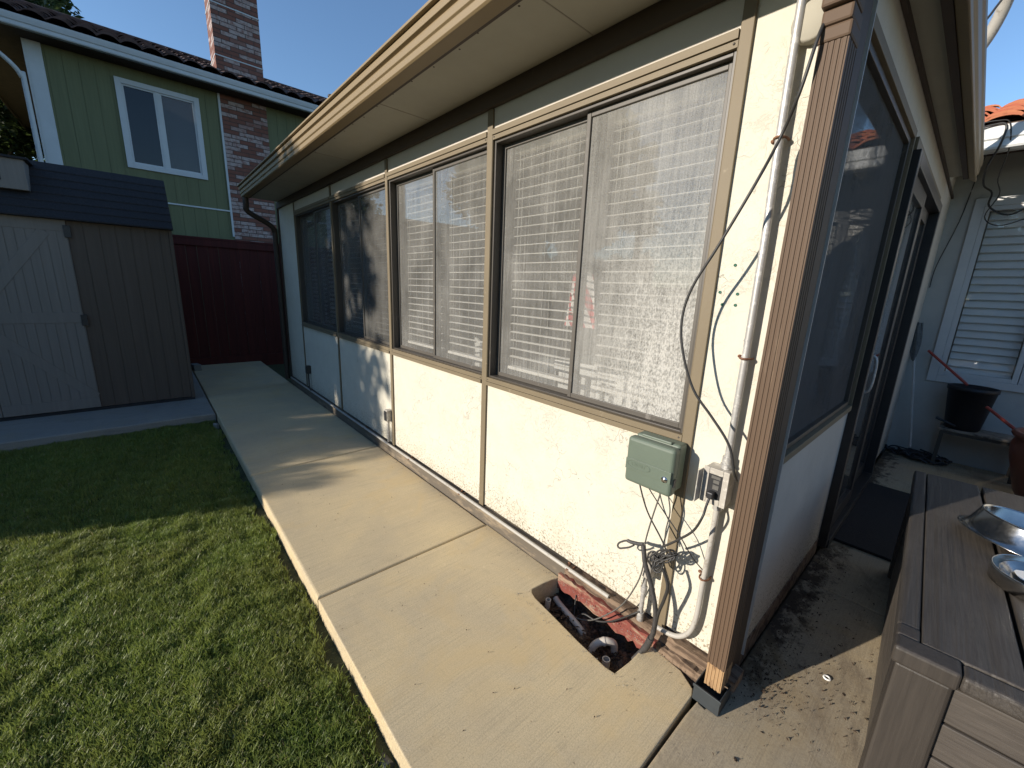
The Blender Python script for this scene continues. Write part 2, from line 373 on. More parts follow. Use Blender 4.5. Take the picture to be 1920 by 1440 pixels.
# ------------------------------------------------------------------ mesh helpers
def root_loc(o):
    v = Vector((0, 0, 0))
    while o is not None: v += o.location; o = o.parent
    return v
class MB:
    def __init__(s): s.v = []; s.f = []; s.sm = []
    def add(s, vs, fs, smooth=False):
        k = len(s.v); s.v += [tuple(map(float, p)) for p in vs]; s.f += [tuple(i+k for i in f) for f in fs]; s.sm += [smooth]*len(fs)
        return s
    def box(s, x0, x1, y0, y1, z0, z1, rz=0, piv=None):
        if x0 > x1: x0, x1 = x1, x0
        if y0 > y1: y0, y1 = y1, y0
        if z0 > z1: z0, z1 = z1, z0
        vs = [(x, y, z) for z in (z0, z1) for x, y in ((x0, y0), (x1, y0), (x1, y1), (x0, y1))]
        if rz:
            px, py = piv; c, d = math.cos(rz), math.sin(rz)
            vs = [(px+(x-px)*c-(y-py)*d, py+(x-px)*d+(y-py)*c, z) for x, y, z in vs]
        return s.add(vs, [(0, 3, 2, 1), (4, 5, 6, 7), (0, 1, 5, 4), (1, 2, 6, 5), (2, 3, 7, 6), (3, 0, 4, 7)])
    def extrude(s, prof, axis, a, b, smooth=False):
        # prof: closed list of 2D points in the two other axes (x:(y,z), y:(x,z), z:(x,y))
        n = len(prof)
        def P(p, t): return {'x': (t, p[0], p[1]), 'y': (p[0], t, p[1]), 'z': (p[0], p[1], t)}[axis]
        vs = [P(p, a) for p in prof] + [P(p, b) for p in prof]
        fs = [(i, (i+1) % n, n+(i+1) % n, n+i) for i in range(n)]
        s.add(vs, fs, smooth)
        s.add(vs, [tuple(range(n))[::-1], tuple(range(n, 2*n))]); return s
    def tube(s, pts, r, seg=10, smooth_path=True, cap=True, r2=None):
        P = [Vector(p) for p in pts]
        if smooth_path and len(P) > 2:
            Q = []
            for i in range(len(P)-1):
                p0 = P[max(i-1, 0)]; p1 = P[i]; p2 = P[i+1]; p3 = P[min(i+2, len(P)-1)]
                for k in range(5):
                    t = k/5; t2 = t*t; t3 = t2*t
                    Q.append(.5*((2*p1)+(p2-p0)*t+(2*p0-5*p1+4*p2-p3)*t2+(3*p1-p0-3*p2+p3)*t3))
            Q.append(P[-1]); P = Q
        n = len(P); up = Vector((0.123, .31, .94)).normalized(); vs = []; nrm = None
        for i, p in enumerate(P):
            t = (P[min(i+1, n-1)]-P[max(i-1, 0)]).normalized()
            if nrm is None: nrm = t.cross(up).normalized() if abs(t.dot(up)) < .97 else t.cross(Vector((1, 0, 0))).normalized()
            nrm = (nrm - t*nrm.dot(t)).normalized(); b = t.cross(nrm)
            rr = r if r2 is None else r+(r2-r)*i/(n-1)
            for k in range(seg):
                a = 2*math.pi*k/seg; vs.append(p+nrm*rr*math.cos(a)+b*rr*math.sin(a))
        fs = [(i*seg+k, i*seg+(k+1) % seg, (i+1)*seg+(k+1) % seg, (i+1)*seg+k) for i in range(n-1) for k in range(seg)]
        k0 = len(s.v); s.add(vs, fs, True)
        if cap: s.add(vs[:seg], [tuple(range(seg))[::-1]]); s.add(vs[-seg:], [tuple(range(seg))])
        return s
    def lathe(s, prof, cx, cy, cz=0, seg=32, sx=1, sy=1, tilt=None):
        vs = []
        for r, z in prof:
            for k in range(seg):
                a = 2*math.pi*k/seg; p = Vector((r*math.cos(a)*sx, r*math.sin(a)*sy, z))
                if tilt is not None: p = tilt @ p
                vs.append(p+Vector((cx, cy, cz)))
        fs = [(i*seg+k, i*seg+(k+1) % seg, (i+1)*seg+(k+1) % seg, (i+1)*seg+k) for i in range(len(prof)-1) for k in range(seg)]
        return s.add(vs, fs, True)
    def build(s, name, mat, parent=None, bevel=0, label=None, seg=2):
        me = bpy.data.meshes.new(name)
        off = root_loc(parent) if parent is not None else Vector((0, 0, 0))
        v = np.array(s.v, dtype=np.float64) - np.array(off)
        me.from_pydata([tuple(p) for p in v], [], s.f); me.materials.append(mat)
        me.polygons.foreach_set('use_smooth', s.sm)
        o = bpy.data.objects.new(name, me); C.objects.link(o)
        if parent is not None: o.parent = parent
        if bevel:
            m = o.modifiers.new('bevel', 'BEVEL'); m.width = bevel; m.segments = seg; m.limit_method = 'ANGLE'; m.angle_limit = R(40)
        if label: o['label'] = label
        me.update(); return o
def thing(name, label, cat, loc=(0, 0, 0), group=None):
    o = bpy.data.objects.new(name, None); C.objects.link(o); o.location = loc; o.empty_display_size = .1
    o['label'] = label; o['category'] = cat
    if group: o['group'] = group
    bpy.context.view_layer.update(); return o
def tag(o, label, cat, group=None, kind=None):
    o['label'] = label; o['category'] = cat
    if group: o['group'] = group
    if kind: o['kind'] = kind
    return o
def struct(o): o['kind'] = 'structure'; return o
def leaves(centres, n_per, spread, size, seed=1):
    g = np.random.default_rng(seed)
    cs = np.repeat(np.array(centres), n_per, axis=0); N = len(cs)
    sp = np.repeat(np.array(spread), n_per, axis=0) if np.ndim(spread) else spread
    d = g.normal(size=(N, 3)); d /= np.linalg.norm(d, axis=1)[:, None]; rr = g.random(N)**.45
    p = cs + d*(rr*sp)[:, None]
    a = g.normal(size=(N, 3)); a /= np.linalg.norm(a, axis=1)[:, None]
    b = np.cross(a, g.normal(size=(N, 3))); b /= np.linalg.norm(b, axis=1)[:, None]
    L = size*(.6+.8*g.random(N))[:, None]
    v = np.stack([p-a*L, p+b*L*.38, p+a*L, p-b*L*.38], axis=1).reshape(-1, 3)
    return v, N, g.random(N)
def np_mesh(name, v, nf, k, mat, rnd=None, parent=None):
    if parent is not None: v = v - np.array(root_loc(parent))
    me = bpy.data.meshes.new(name); me.vertices.add(len(v)); me.vertices.foreach_set('co', v.astype(np.float32).ravel())
    me.loops.add(nf*k); me.loops.foreach_set('vertex_index', np.arange(nf*k, dtype=np.int32))
    me.polygons.add(nf); me.polygons.foreach_set('loop_start', np.arange(0, nf*k, k, dtype=np.int32))
    me.update(calc_edges=True)
    if rnd is not None:
        at = me.attributes.new('rnd', 'FLOAT', 'FACE'); at.data.foreach_set('value', rnd.astype(np.float32))
    me.materials.append(mat); o = bpy.data.objects.new(name, me); C.objects.link(o)
    if parent is not None: o.parent = parent
    return o

# ------------------------------------------------------------------ the ground
def slab(name, pts, z0, z1, mat, bev=.014):
    n = len(pts); mb = MB(); mb.extrude(pts, 'z', z0, z1)
    import bmesh
    o = mb.build(name, mat, None)
    bm = bmesh.new(); bm.from_mesh(o.data); bmesh.ops.remove_doubles(bm, verts=bm.verts, dist=1e-5)
    bmesh.ops.recalc_face_normals(bm, faces=bm.faces)
    es = [e for e in bm.edges if all(abs(v.co.z-z1) < 1e-4 for v in e.verts) and len(e.link_faces) == 2 and any(abs(f.normal.z) < .5 for f in e.link_faces)]
    bmesh.ops.bevel(bm, geom=es, offset=bev, segments=3, profile=.5, affect='EDGES')
    bm.to_mesh(o.data); bm.free(); return struct(o)
def rough(pts, n, amp):
    out = []
    for i, p in enumerate(pts):
        q = pts[(i+1) % len(pts)]
        for k in range(n):
            t = k/n; j = amp if k else amp*.4
            out.append((p[0]+(q[0]-p[0])*t+random.uniform(-j, j), p[1]+(q[1]-p[1])*t+random.uniform(-j, j)))
    return out
YW0, YW1 = -1.022, -.028
g = MB(); 
# ground sheet reaches the horizon, with an opening under the pit
X0, X1, Y0, Y1 = -250, 250, -250, 250; hx0, hx1, hy0, hy1 = -.95, -.30, -.34, .06
g.add([(X0, Y0, -.086), (X1, Y0, -.086), (X1, Y1, -.086), (X0, Y1, -.086), (hx0, hy0, -.086), (hx1, hy0, -.086), (hx1, hy1, -.086), (hx0, hy1, -.086)],
      [(0, 1, 5, 4), (1, 2, 6, 5), (2, 3, 7, 6), (3, 0, 4, 7)])
struct(g.build('ground', MT['lawn_soil']))
slab('path', [(-8.3, YW0), (-3.067, YW0), (-3.067, YW1), (-8.3, YW1)], -.12, 0, MT['concrete'])
slab('path', [(-3.057, YW0), (-1.473, YW0), (-1.473, YW1), (-3.057, YW1)], -.12, 0, MT['concrete'])
notch = [(-.352, YW1), (-.356, -.055)] + [(-.352+random.uniform(-.003, .003), -.055-.2*t) for t in (.3, .6)] + \
        [(-.362, -.262), (-.40, -.270), (-.55, -.258), (-.70, -.243), (-.84, -.228), (-.872, -.218), (-.886, -.20), (-.882, -.13), (-.872, -.07), (-.862, YW1)]
notch = [(x+random.uniform(-.0025, .0025), y+random.uniform(-.0025, .0025) if y < -.03 else y) for x, y in notch]
slab('path', [(-1.463, YW0), (-.124, YW0), (-.120, -.47), (-.124, -.12), (-.135, -.09), (-.20, -.052), (-.27, -.045), (-.335, -.036)] + notch[1:] + [(-1.463, YW1)], -.185, 0, MT['concrete'], .005)
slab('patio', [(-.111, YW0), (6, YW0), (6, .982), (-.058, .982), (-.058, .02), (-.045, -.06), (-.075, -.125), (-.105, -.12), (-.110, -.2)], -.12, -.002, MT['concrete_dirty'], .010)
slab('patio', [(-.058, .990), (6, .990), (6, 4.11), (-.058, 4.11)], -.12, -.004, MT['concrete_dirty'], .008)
slab('shed_pad', [(-9.5, -5.5), (-4.905, -5.5), (-4.905, -1.034), (-9.5, -1.034)], -.12, .006, MT['concrete_grey'], .012)
# pit floor: a lumpy bed of dark soil
def pit_soil():
    nx, ny = 60, 34; vs = []; fs = []
    for i in range(nx+1):
        for j in range(ny+1):
            x = -1.0+.75*i/nx; y = -.36+.45*j/ny
            z = -.120+.02*math.sin(x*23+1)*math.sin(y*19)+.012*math.sin(x*61+y*40)+random.uniform(-.008, .008)
            vs.append((x, y, z))
    for i in range(nx):
        for j in range(ny): a = i*(ny+1)+j; fs.append((a, a+ny+1, a+ny+2, a+1))
    return MB().add(vs, fs, True).build('pit_soil', MT['soil'])
struct(pit_soil())
def litter(name, n, fx, mat, lab, cat, smin=.004, smax=.014):
    mb = MB()
    for _ in range(n):
        x, y, z = fx(); a = random.uniform(0, 6.28); l = random.uniform(smin, smax); wd = l*random.uniform(.15, .6); hgt = random.uniform(.001, .005)
        c, d = math.cos(a), math.sin(a)
        vs = [(x-c*l, y-d*l, z), (x+d*wd, y-c*wd, z+hgt), (x+c*l, y+d*l, z+hgt*.5), (x-d*wd, y+c*wd, z+hgt*1.3), (x, y, z-.0005+hgt*2)]
        mb.add(vs, [(0, 1, 4), (1, 2, 4), (2, 3, 4), (3, 0, 4)])
    o = mb.build(name, mat); tag(o, lab, cat, kind='stuff'); return o
litter('leaf_litter', 900, lambda: (random.uniform(-.87, -.36), random.uniform(-.25, -.02), random.uniform(-.120, -.085)), MT['debris'], 'dark shredded leaf litter on the soil in the open valve pit', 'leaf litter', .006, .02)
def deb():
    t = random.random()
    if t < .55:
        y = random.uniform(.15, 1.5); return (-.03+abs(random.gauss(0, .06)), y, -.001)
    if t < .85: return (random.gauss(.02, .06), random.gauss(.17, .10), -.001)
    return (random.uniform(-.05, .33), random.uniform(-.3, 1.2), -.001)
litter('leaf_debris', 750, deb, MT['debris'], 'dark twigs and leaf crumbs scattered on the patio beside the house corner', 'leaf debris', .0015, .0065)
litter('twig_debris', 90, lambda: (random.uniform(.02, .30), random.uniform(-.25, .9), -.001), MT['debris'], 'fine dark specks and twigs strewn over the sunlit patio before the storage box', 'leaf debris', .0015, .010)

litter('path_crumbs', 170, lambda: (random.uniform(-3.0, -.15), random.uniform(-1.0, -.05) if random.random() < .5 else -.03-abs(random.gauss(0, .02)), .0005), MT['debris'], 'tiny dark crumbs and bits of leaf along the tan concrete path', 'leaf debris', .0012, .005)
litter('pit_crumbs', 200, lambda: (random.uniform(-.93, -.25), random.choice([-.27-abs(random.gauss(0, .015)), -.05+random.uniform(-.02, .0)]), .0005), MT['concrete_grey'], 'pale mortar crumbs around the rim of the open valve pit', 'mortar crumbs', .001, .004)
litter('dead_leaves', 70, lambda: (random.uniform(-4.6, -.7), random.uniform(-2.9, -1.1), random.uniform(-.085, -.068)), MT['dry_leaf'], 'small dry tan leaves lying in the lawn', 'dead leaves', .006, .014)
# grass
def grass():
    N = 680000; g = np.random.default_rng(5)
    # denser near the camera: sample in two bands
    n1 = int(N*.62); n2 = N-n1
    x = np.concatenate([g.uniform(-2.9, -.2, n1), g.uniform(-4.92, -2.6, n2)])
    y = np.concatenate([g.uniform(-3.0, -1.005, n1), g.uniform(-3.6, -1.005, n2)])
    # thinner beside the path edge
    e = (-1.022-y)
    e = e - .03 - .02*np.sin(x*9)-.012*np.sin(x*31)
    keep = (e > 0.0) & ((e > .05) | (g.random(N) < .45)); x = x[keep]; y = y[keep]; n = len(x)
    big = .5+.5*np.sin(x*3.1+1.3*np.sin(y*4.3))*np.sin(y*3.7+1.1*np.sin(x*2.9))
    tuft = .5+.5*np.sin(x*41+3*np.sin(y*23))*np.sin(y*37+3*np.sin(x*19))
    tuft2 = .5+.5*np.sin(x*17+2*np.sin(y*13))*np.sin(y*15+2*np.sin(x*11))
    h = (.013+.003*big+.009*tuft+.008*tuft2)*(.4+.95*g.random(n))
    tall = g.random(n) < .006; h[tall] *= 1.8
    az = g.uniform(0, 2*np.pi, n)+.0; lean = h*(.10+.75*g.random(n))
    # common lean direction per tuft
    az = np.where(g.random(n) < .22, 2.2*np.sin(x*23+y*19)+2.2*np.sin(y*27-x*15), az)
    wd = .0009+.0011*g.random(n)
    p = np.stack([x, y, np.full(n, -.084)+.010*tuft2+.008*big], 1)
    d = np.stack([np.cos(az), np.sin(az), 0*az], 1); sdv = np.stack([-np.sin(az+g.normal(0, .5, n)), np.cos(az), 0*az], 1)
    H = h[:, None]; up = np.array([[0, 0, 1.0]])
    m = p+d*lean[:, None]*.32+up*H*.62; t = p+d*lean[:, None]+up*H
    W = wd[:, None]
    v = np.stack([p-sdv*W, p+sdv*W, m+sdv*W*.85, m-sdv*W*.85, m-sdv*W*.85, m+sdv*W*.85, t+sdv*W*.12, t-sdv*W*.12], 1).reshape(-1, 3)
    rn = np.clip(.55*g.random(n)+.3*big+.15*tuft2, 0, .96); dry = g.random(n) < .022; rn[dry] = 1
    o = np_mesh('grass', v, 2*n, 4, MT['grass'], np.repeat(rn, 2))
    tag(o, 'short tufty green lawn beside the concrete path', 'grass', kind='stuff')
grass()
def weeds():
    mb = MB()
    for k in range(46):
        x = random.uniform(-1.0, -.62); y = -1.05-random.random()*.10; a = random.uniform(0, 6.28); L = random.uniform(.04, .09)
        mb.tube([(x, y, -.11), (x+math.cos(a)*L*.35, y+math.sin(a)*L*.35-.01, -.11+L*.6), (x+math.cos(a)*L*.9, y+math.sin(a)*L*.9-.015, -.11+L*.7)], .0014, 4, True, False, .0003)
    o = mb.build('long_grass', MT['grass'])
    tag(o, 'longer stray grass blades at the near edge of the path', 'grass', kind='stuff')
weeds()

# ------------------------------------------------------------------ the sunroom
XB = [-.3255, -1.555, -2.789, -4.018, -5.284]      # batten centres, near to far
XF = -6.015; WX = -.066; ZS, ZT, ZU, ZB, ZP = .880, 2.227, 2.322, 2.400, .10
house = thing('sunroom', 'cream stucco sunroom with brown battens, long window row and tan gutters', 'sunroom', (-3, 2, 0))
def P(name, mb, mat, par=None, bevel=0, label=None):
    if name in ('gutter', 'drip_edge', 'eave_trim', 'soffit', 'nail', 'soffit_seam'):   # the eave runs slightly out of parallel with the wall
        mb.v = [(x, y-(.0065*(x+5.93) if y < -.29 else 0), z) for x, y, z in mb.v]
    return mb.build(name, MT[mat], par if par is not None else house, bevel, label)
# lower and upper panels
edges = [WX] + XB + [XF]
for i in range(6):
    x1, x0 = edges[i], edges[i+1]
    x0b = x0+.0015; x1b = x1-.0015 if i else WX
    if i == 0:
        P('corner_panel', MB().box(x0b, x1b, 0, .09, ZP, ZU+.05), 'stucco')
    elif i == 5:
        P('end_panel', MB().box(x0b, x1b, 0, .09, ZP, ZU+.05), 'stucco')
    else:
        P('lower_panel', MB().box(x0b, x1b, 0, .09, ZP, ZS), 'stucco')
        P('upper_panel', MB().box(x0b, x1b, 0, .09, ZT-.004, ZU+.05), 'frieze_panel')
bw = [.0190, .0215, .018, .014, .009]
for x, b in zip(XB, bw):
    t = .012
    mb = MB().box(x-b, x+b, -t, -.0005, ZP-.01, ZU-.001)
    o = P('batten', mb, 'tan', None, .002)
P('corner_batten', MB().box(XF-.03, XF+.004, -.02, -.0005, .0, ZU-.001), 'brown')
P('frieze_band', MB().box(XF, WX+.02, -.028, -.0005, ZU, ZB), 'brown', None, .003)
# sill plates under the stucco
P('sill_plate', MB().box(XF, -.83, -.026, .05, -.02, ZP-.012), 'plate_grey', None, .004)
def ragged(xa, xb, y0, y1, zb, zt, n, amp):
    top = []; bot = []
    for i in range(n+1):
        x = xa+(xb-xa)*i/n; top.append((x, zt+random.uniform(-amp, amp*.4))); bot.append((x, zb+random.uniform(-amp, amp)*1.2))
    prof = bot+top[::-1]; mb = MB()
    nn = len(prof); vs = [(x, y0+random.uniform(-.003, .003), z) for x, z in prof]+[(x, y1, z) for x, z in prof]
    fs = [(i, (i+1) % nn, nn+(i+1) % nn, nn+i) for i in range(nn)]
    k = n+1
    for i in range(n): fs.append((i, i+1, nn-2-i, nn-1-i)[::-1] if False else (i, nn-1-i, nn-2-i, i+1))
    return mb.add(vs, fs)
P('rotten_plate', ragged(-.83, -.02, -.034, .05, .045, ZP-.010, 40, .006), 'bare_wood', None, 0, 'grey brown rotting sill plate')
P('red_beam', ragged(-.86, -.315, -.040, .04, -.050, .034, 26, .010), 'red_wood', None, 0, 'peeling red painted beam above the pit')
P('rotten_beam', ragged(-.315, -.05, -.046, .04, -.03, .040, 22, .009), 'bare_wood', None, 0, 'split bare timber beside the corner')
P('foundation', MB().box(XF, -.07, .045, .12, -.2, .06), 'concrete_grey')

# long wall windows
def sash(par, x0, x1, z0, z1, y, gm, s=.021):
    mb = MB()
    mb.box(x0, x0+s, y, y+.022, z0, z1).box(x1-s, x1, y, y+.022, z0, z1).box(x0+s, x1-s, y+.001, y+.021, z0, z0+s).box(x0+s, x1-s, y+.001, y+.021, z1-s, z1)
    o = mb.build('sash', MT['grey_sash'], par, .002)
    MB().box(x0+s-.004, x1-s+.004, y+.009, y+.013, z0+s-.004, z1-s+.004).build('pane', MT[gm], par)
    return o
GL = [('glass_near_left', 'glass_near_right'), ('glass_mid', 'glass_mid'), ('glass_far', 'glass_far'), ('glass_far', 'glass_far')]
for i in range(4):
    x1 = XB[i]-bw[i]-.001; x0 = XB[i+1]+bw[i+1]+.001
    fr = MB()
    # outer tan casing: stepped head and sill
    fr.box(x0, x1, -.018, .05, ZT-.030, ZT-.005).box(x0, x1, -.011, .05, ZT-.052, ZT-.0305)
    fr.box(x0, x1, -.020, .05, ZS, ZS+.022).box(x0, x1, -.012, .05, ZS+.0225, ZS+.046)
    fr.box(x0-.0005, x0+.0015, -.010, .05, ZS+.0465, ZT-.0525).box(x1-.0015, x1+.0005, -.010, .05, ZS+.0465, ZT-.0525)
    wn = P('window', fr, 'tan', None, .0004)
    a0, a1, c0, c1 = x0+.002, x1-.002, ZS+.047, ZT-.053
    j = MB(); t = .013
    j.box(a0, a0+t, .002, .075, c0, c1).box(a1-t, a1, .002, .075, c0, c1).box(a0+t, a1-t, .003, .074, c1-t, c1).box(a0+t, a1-t, .003, .074, c0, c0+t*.7)
    j.build('frame', MT['bronze'], wn, .002)
    xm = a0+(a1-a0)*(.508 if i == 0 else .50)
    sash(wn, a0+t, xm+.014, c0+t*.7, c1-t, .050, GL[i][0])
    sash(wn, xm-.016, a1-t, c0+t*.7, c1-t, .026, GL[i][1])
    for xx in (x0+.012, x1-.012): 
        for zz in (ZS+.034, ZT-.04): MB().lathe([(0, .002), (.003, .002), (.004, 0)], xx, -.012, zz, 8, tilt=Matrix.Rotation(R(90), 3, 'X')).build('screw', MT['bronze'], wn)
# soffit and roof
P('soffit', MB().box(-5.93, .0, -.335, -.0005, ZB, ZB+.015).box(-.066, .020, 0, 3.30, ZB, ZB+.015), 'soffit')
for x in (-.9, -2.12, -3.34, -4.56): P('soffit_seam', MB().box(x-.0025, x+.0025, -.333, -.03, ZB-.0015, ZB), 'inside_wall')
for k in range(30):
    x = -.25-k*.19+random.uniform(-.04, .04); P('nail', MB().lathe([(0, -.001), (.004, -.001), (.005, 0)], x, -.315+random.uniform(-.008, .008), ZB-.0002, 8), 'brown')
P('eave_trim', MB().box(-5.93, .02, -.350, -.3355, ZB-.012, ZB+.02), 'brown')
# gutter profile (y,z)
gp = [(-.351, 2.385), (-.412, 2.385), (-.420, 2.392), (-.420, 2.418), (-.428, 2.424), (-.428, 2.450), (-.420, 2.456), (-.420, 2.462), (-.436, 2.468), (-.436, 2.497), (-.428, 2.503), (-.351, 2.503)]
P('gutter', MB().extrude(gp, 'x', -5.93, .10), 'gutter', None, .0015)
P('drip_edge', MB().box(-5.94, .10, -.452, -.34, 2.504, 2.516), 'gutter', None, .002)
gp2 = [(.050, 2.380), (.086, 2.350), (.092, 2.352), (.094, 2.362), (.088, 2.384), (.088, 2.395), (.097, 2.405), (.097, 2.452), (.103, 2.462), (.103, 2.490), (.050, 2.490)]
P('side_gutter', MB().extrude(gp2, 'y', -.34, 3.32), 'gutter', None, .0015)
P('side_fascia', MB().box(.022, .0495, -.33, 3.31, 2.375, 2.49), 'brown')
P('side_frieze', MB().box(WX+.0005, WX+.014, .0, 4.117, 2.378, ZB-.001), 'brown')
P('wall_top', MB().box(-.20, WX-.002, 3.31, 4.117, 2.401, 2.70), 'stucco_side')
P('roof', MB().box(-5.93, .05, -.335, 3.384, 2.517, 2.57).box(-5.93, -.201, 3.385, 4.1, 2.416, 2.56).box(-5.93, .0495, -.334, 3.30, 2.416, 2.516), 'shingle')
# far downspout
P('far_downspout', MB().tube([(-5.86, -.385, 2.385), (-5.87, -.385, 2.30), (-5.92, -.36, 2.23), (-6.02, -.12, 2.12), (-6.06, -.06, 2.04), (-6.06, -.055, 1.9), (-6.06, -.055, .06)], .032, 8), 'brown', None, 0, 'dark brown downspout at the far end')
# near downspout: fluted rectangular
def spout(z0, z1, mat, name, x0=-.103, x1=-.040, y0=-.105, y1=-.018, lab=None):
    pr = []; n = 5
    for i in range(n):
        a = x0+(x1-x0)*i/n; wdt = (x1-x0)/n
        pr += [(a+wdt*.08, y0), (a+wdt*.62, y0), (a+wdt*.72, y0+.0025), (a+wdt*.96, y0+.0025)]
    pr += [(x1, y0+.003)]
    for i in range(4):
        a = y0+.004+(y1-y0-.004)*i/4; wdt = (y1-y0-.004)/4
        pr += [(x1, a+wdt*.1), (x1, a+wdt*.6), (x1-.003, a+wdt*.7), (x1-.003, a+wdt*.95)]
    pr += [(x1, y1), (x0, y1)]
    return P(name, MB().extrude(pr, 'z', z0, z1), mat, None, 0, lab)
spout(.165, 2.06, 'spout', 'downspout')
spout(.070, .1645, 'spout_raw', 'downspout_foot', -.100, -.043, -.102, -.021, 'unpainted worn foot of the corner downspout')
el = MB()
for k in range(7):
    z = 2.06+k*.035; dy = -.0-.0*k
    t = k/6; yy = -.03*t*t*5
    el.box(-.106+.002*(k % 2), -.037-.002*(k % 2), -.108+yy*1.2-.0, -.016+yy, z, z+.036)
el.box(-.104, -.040, -.40, -.15, 2.30, 2.37)
P('downspout_elbow', el, 'spout', None, .006, 'crimped weathered elbow above the corner downspout')
# side wall (plane x = WX, facing the patio)
P('side_lower_panel', MB().box(WX-.09, WX, .095, 1.343, .085, .868), 'stucco_side')
for a, b in ((.095, 1.384), (1.388, 2.10), (2.104, 2.70), (2.704, 4.117)): P('side_upper_panel', MB().box(WX-.09, WX-.001, a, b, 2.226, 2.40), 'stucco_side')
P('side_end_panel', MB().box(WX-.09, WX, 2.955, 4.117, .02, 2.2255), 'stucco_side')
P('side_sill_plate', MB().box(WX-.08, WX+.004, .02, 1.34, -.02, .084), 'bare_wood', None, .003)
P('corner_trim', MB().box(WX-.003, WX+.016, -.001, .094, .0, 2.377), 'brown')
P('side_casing', MB().box(WX-.05, WX+.012, .0955, .118, .085, 2.225), 'tan', None, .002)
P('side_edge_strip', MB().box(WX+.0, WX+.020, .1185, .124, .085, 2.3), 'white_line')
sw = P('side_window', MB().box(WX-.05, WX+.010, .1245, .150, .869, 2.225).box(WX-.05, WX+.010, 1.318, 1.342, .869, 2.225).box(WX-.05, WX+.010, .1505, 1.3175, 2.19, 2.225).box(WX-.05, WX+.014, .1505, 1.3175, .869, .897), 'tan', None, .002)
MB().box(WX-.045, WX-.004, .1505, .182, .8975, 2.1895).box(WX-.045, WX-.004, 1.290, 1.3175, .8975, 2.1895).box(WX-.045, WX-.004, .1825, 1.2895, 2.165, 2.1895).box(WX-.045, WX-.004, .1825, 1.2895, .8975, .918).build('frame', MT['bronze'], sw, .002)
MB().box(WX-.027, WX-.023, .18, 1.292, .915, 2.168).build('pane', MT['screen_side'], sw)
# sliding door
dr = P('sliding_door', MB().box(WX-.06, WX+.040, 1.3435, 1.405, .03, 2.145).box(WX-.06, WX+.040, 2.895, 2.954, .03, 2.145).box(WX-.06, WX+.040, 1.4055, 2.8945, 2.085, 2.145).box(WX-.06, WX+.045, 1.4055, 2.8945, .005, .06), 'black_alu', None, .003)
P('door_head_trim', MB().box(WX+.0005, WX+.022, 1.3435, 2.954, 2.1455, 2.20), 'tan', None, .002)
for y0, y1, xx in ((1.42, 2.17, WX-.012), (2.12, 2.89, WX-.045)):
    lf = MB().box(xx, xx+.03, y0, y0+.085, .061, 2.084).box(xx, xx+.03, y1-.085, y1, .061, 2.084).box(xx, xx+.03, y0+.0855, y1-.0855, 2.0, 2.084).box(xx, xx+.03, y0+.0855, y1-.0855, .061, .16).build('door_leaf', MT['black_alu'], dr, .003)
    MB().box(xx+.012, xx+.016, y0+.083, y1-.083, .157, 2.003).build('pane', MT['glass_side'], lf if False else dr)
MB().tube([(WX+.02, 1.47, .95), (WX+.05, 1.47, .98), (WX+.05, 1.47, 1.13), (WX+.02, 1.47, 1.16)], .008).build('handle', MT['galv'], dr)
mbs = MB()
for k in range(26):
    z = .75+k*.03; mbs.box(WX+.0405, WX+.042, 1.372, 1.372+random.uniform(.003, .009), z, .75+(k+1)*.03+.006)
mbs.build('weather_strip', MT['white_line'], dr)
# interior shell
P('room_floor', MB().box(XF, -.16, .1, 4.1, .06, .09), 'inside_floor')
P('room_back_wall', MB().box(XF, -.16, 3.9, 4.1, .09, 2.4), 'inside_wall')
P('room_end_wall', MB().box(XF-.05, XF, .0, 4.1, 0, 2.4), 'inside_wall')
P('room_ceiling', MB().box(XF, -.16, .05, 3.9, 2.372, 2.40), 'inside_wall')
# wall anchors
for x, z in ((-.257, 1.537), (-.292, 1.45), (-.236, 1.446), (-.279, 1.41), (-.237, 1.41)):
    P('wall_anchor', MB().lathe([(0, .0008), (.0022, .001), (.0026, .0022), (.0048, .0022), (.005, 0)], x, -.0003, z, 12, tilt=Matrix.Rotation(R(90), 3, 'X')), 'anchor')
P('cover_disc', MB().lathe([(0, .03), (.045, .03), (.05, .026), (.05, 0)], -.150, -.0005, 2.165, 28, tilt=Matrix.Rotation(R(90), 3, 'X')), 'soffit')

# curtains inside side wall
def curtain(name, x, y0, y1, z0, z1, mat, lab, amp=.02, per=.11):
    n = int((y1-y0)/.012); vs = []; 
    for i in range(n+1):
        y = y0+(y1-y0)*i/n; xx = x+amp*math.sin(2*math.pi*y/per)+amp*.5*math.sin(2*math.pi*y/per*.37+1)
        vs += [(xx, y, z0), (xx, y, z1), (xx-.002, y, z0), (xx-.002, y, z1)]
    fs = []
    for i in range(n): a = i*4; b = a+4; fs += [(a, b, b+1, a+1), (a+2, a+3, b+3, b+2), (a+1, b+1, b+3, a+3), (a, a+2, b+2, b)]
    return tag(MB().add(vs, fs, True).build(name, MT[mat]), lab, 'curtain')
curtain('curtain', WX-.13, .10, .62, .15, 2.3, 'curtain', 'grey sheer curtain behind the near side window, close to the house corner')
curtain('curtain', WX-.14, .64, 1.33, .15, 2.3, 'curtain', 'grey sheer curtain filling the rest of the side window before the sliding door', .028, .15)
curtain('curtain', WX-.15, 1.45, 2.88, .12, 2.2, 'curtain_white', 'pale curtain behind the glass of the black sliding door', .02, .16)

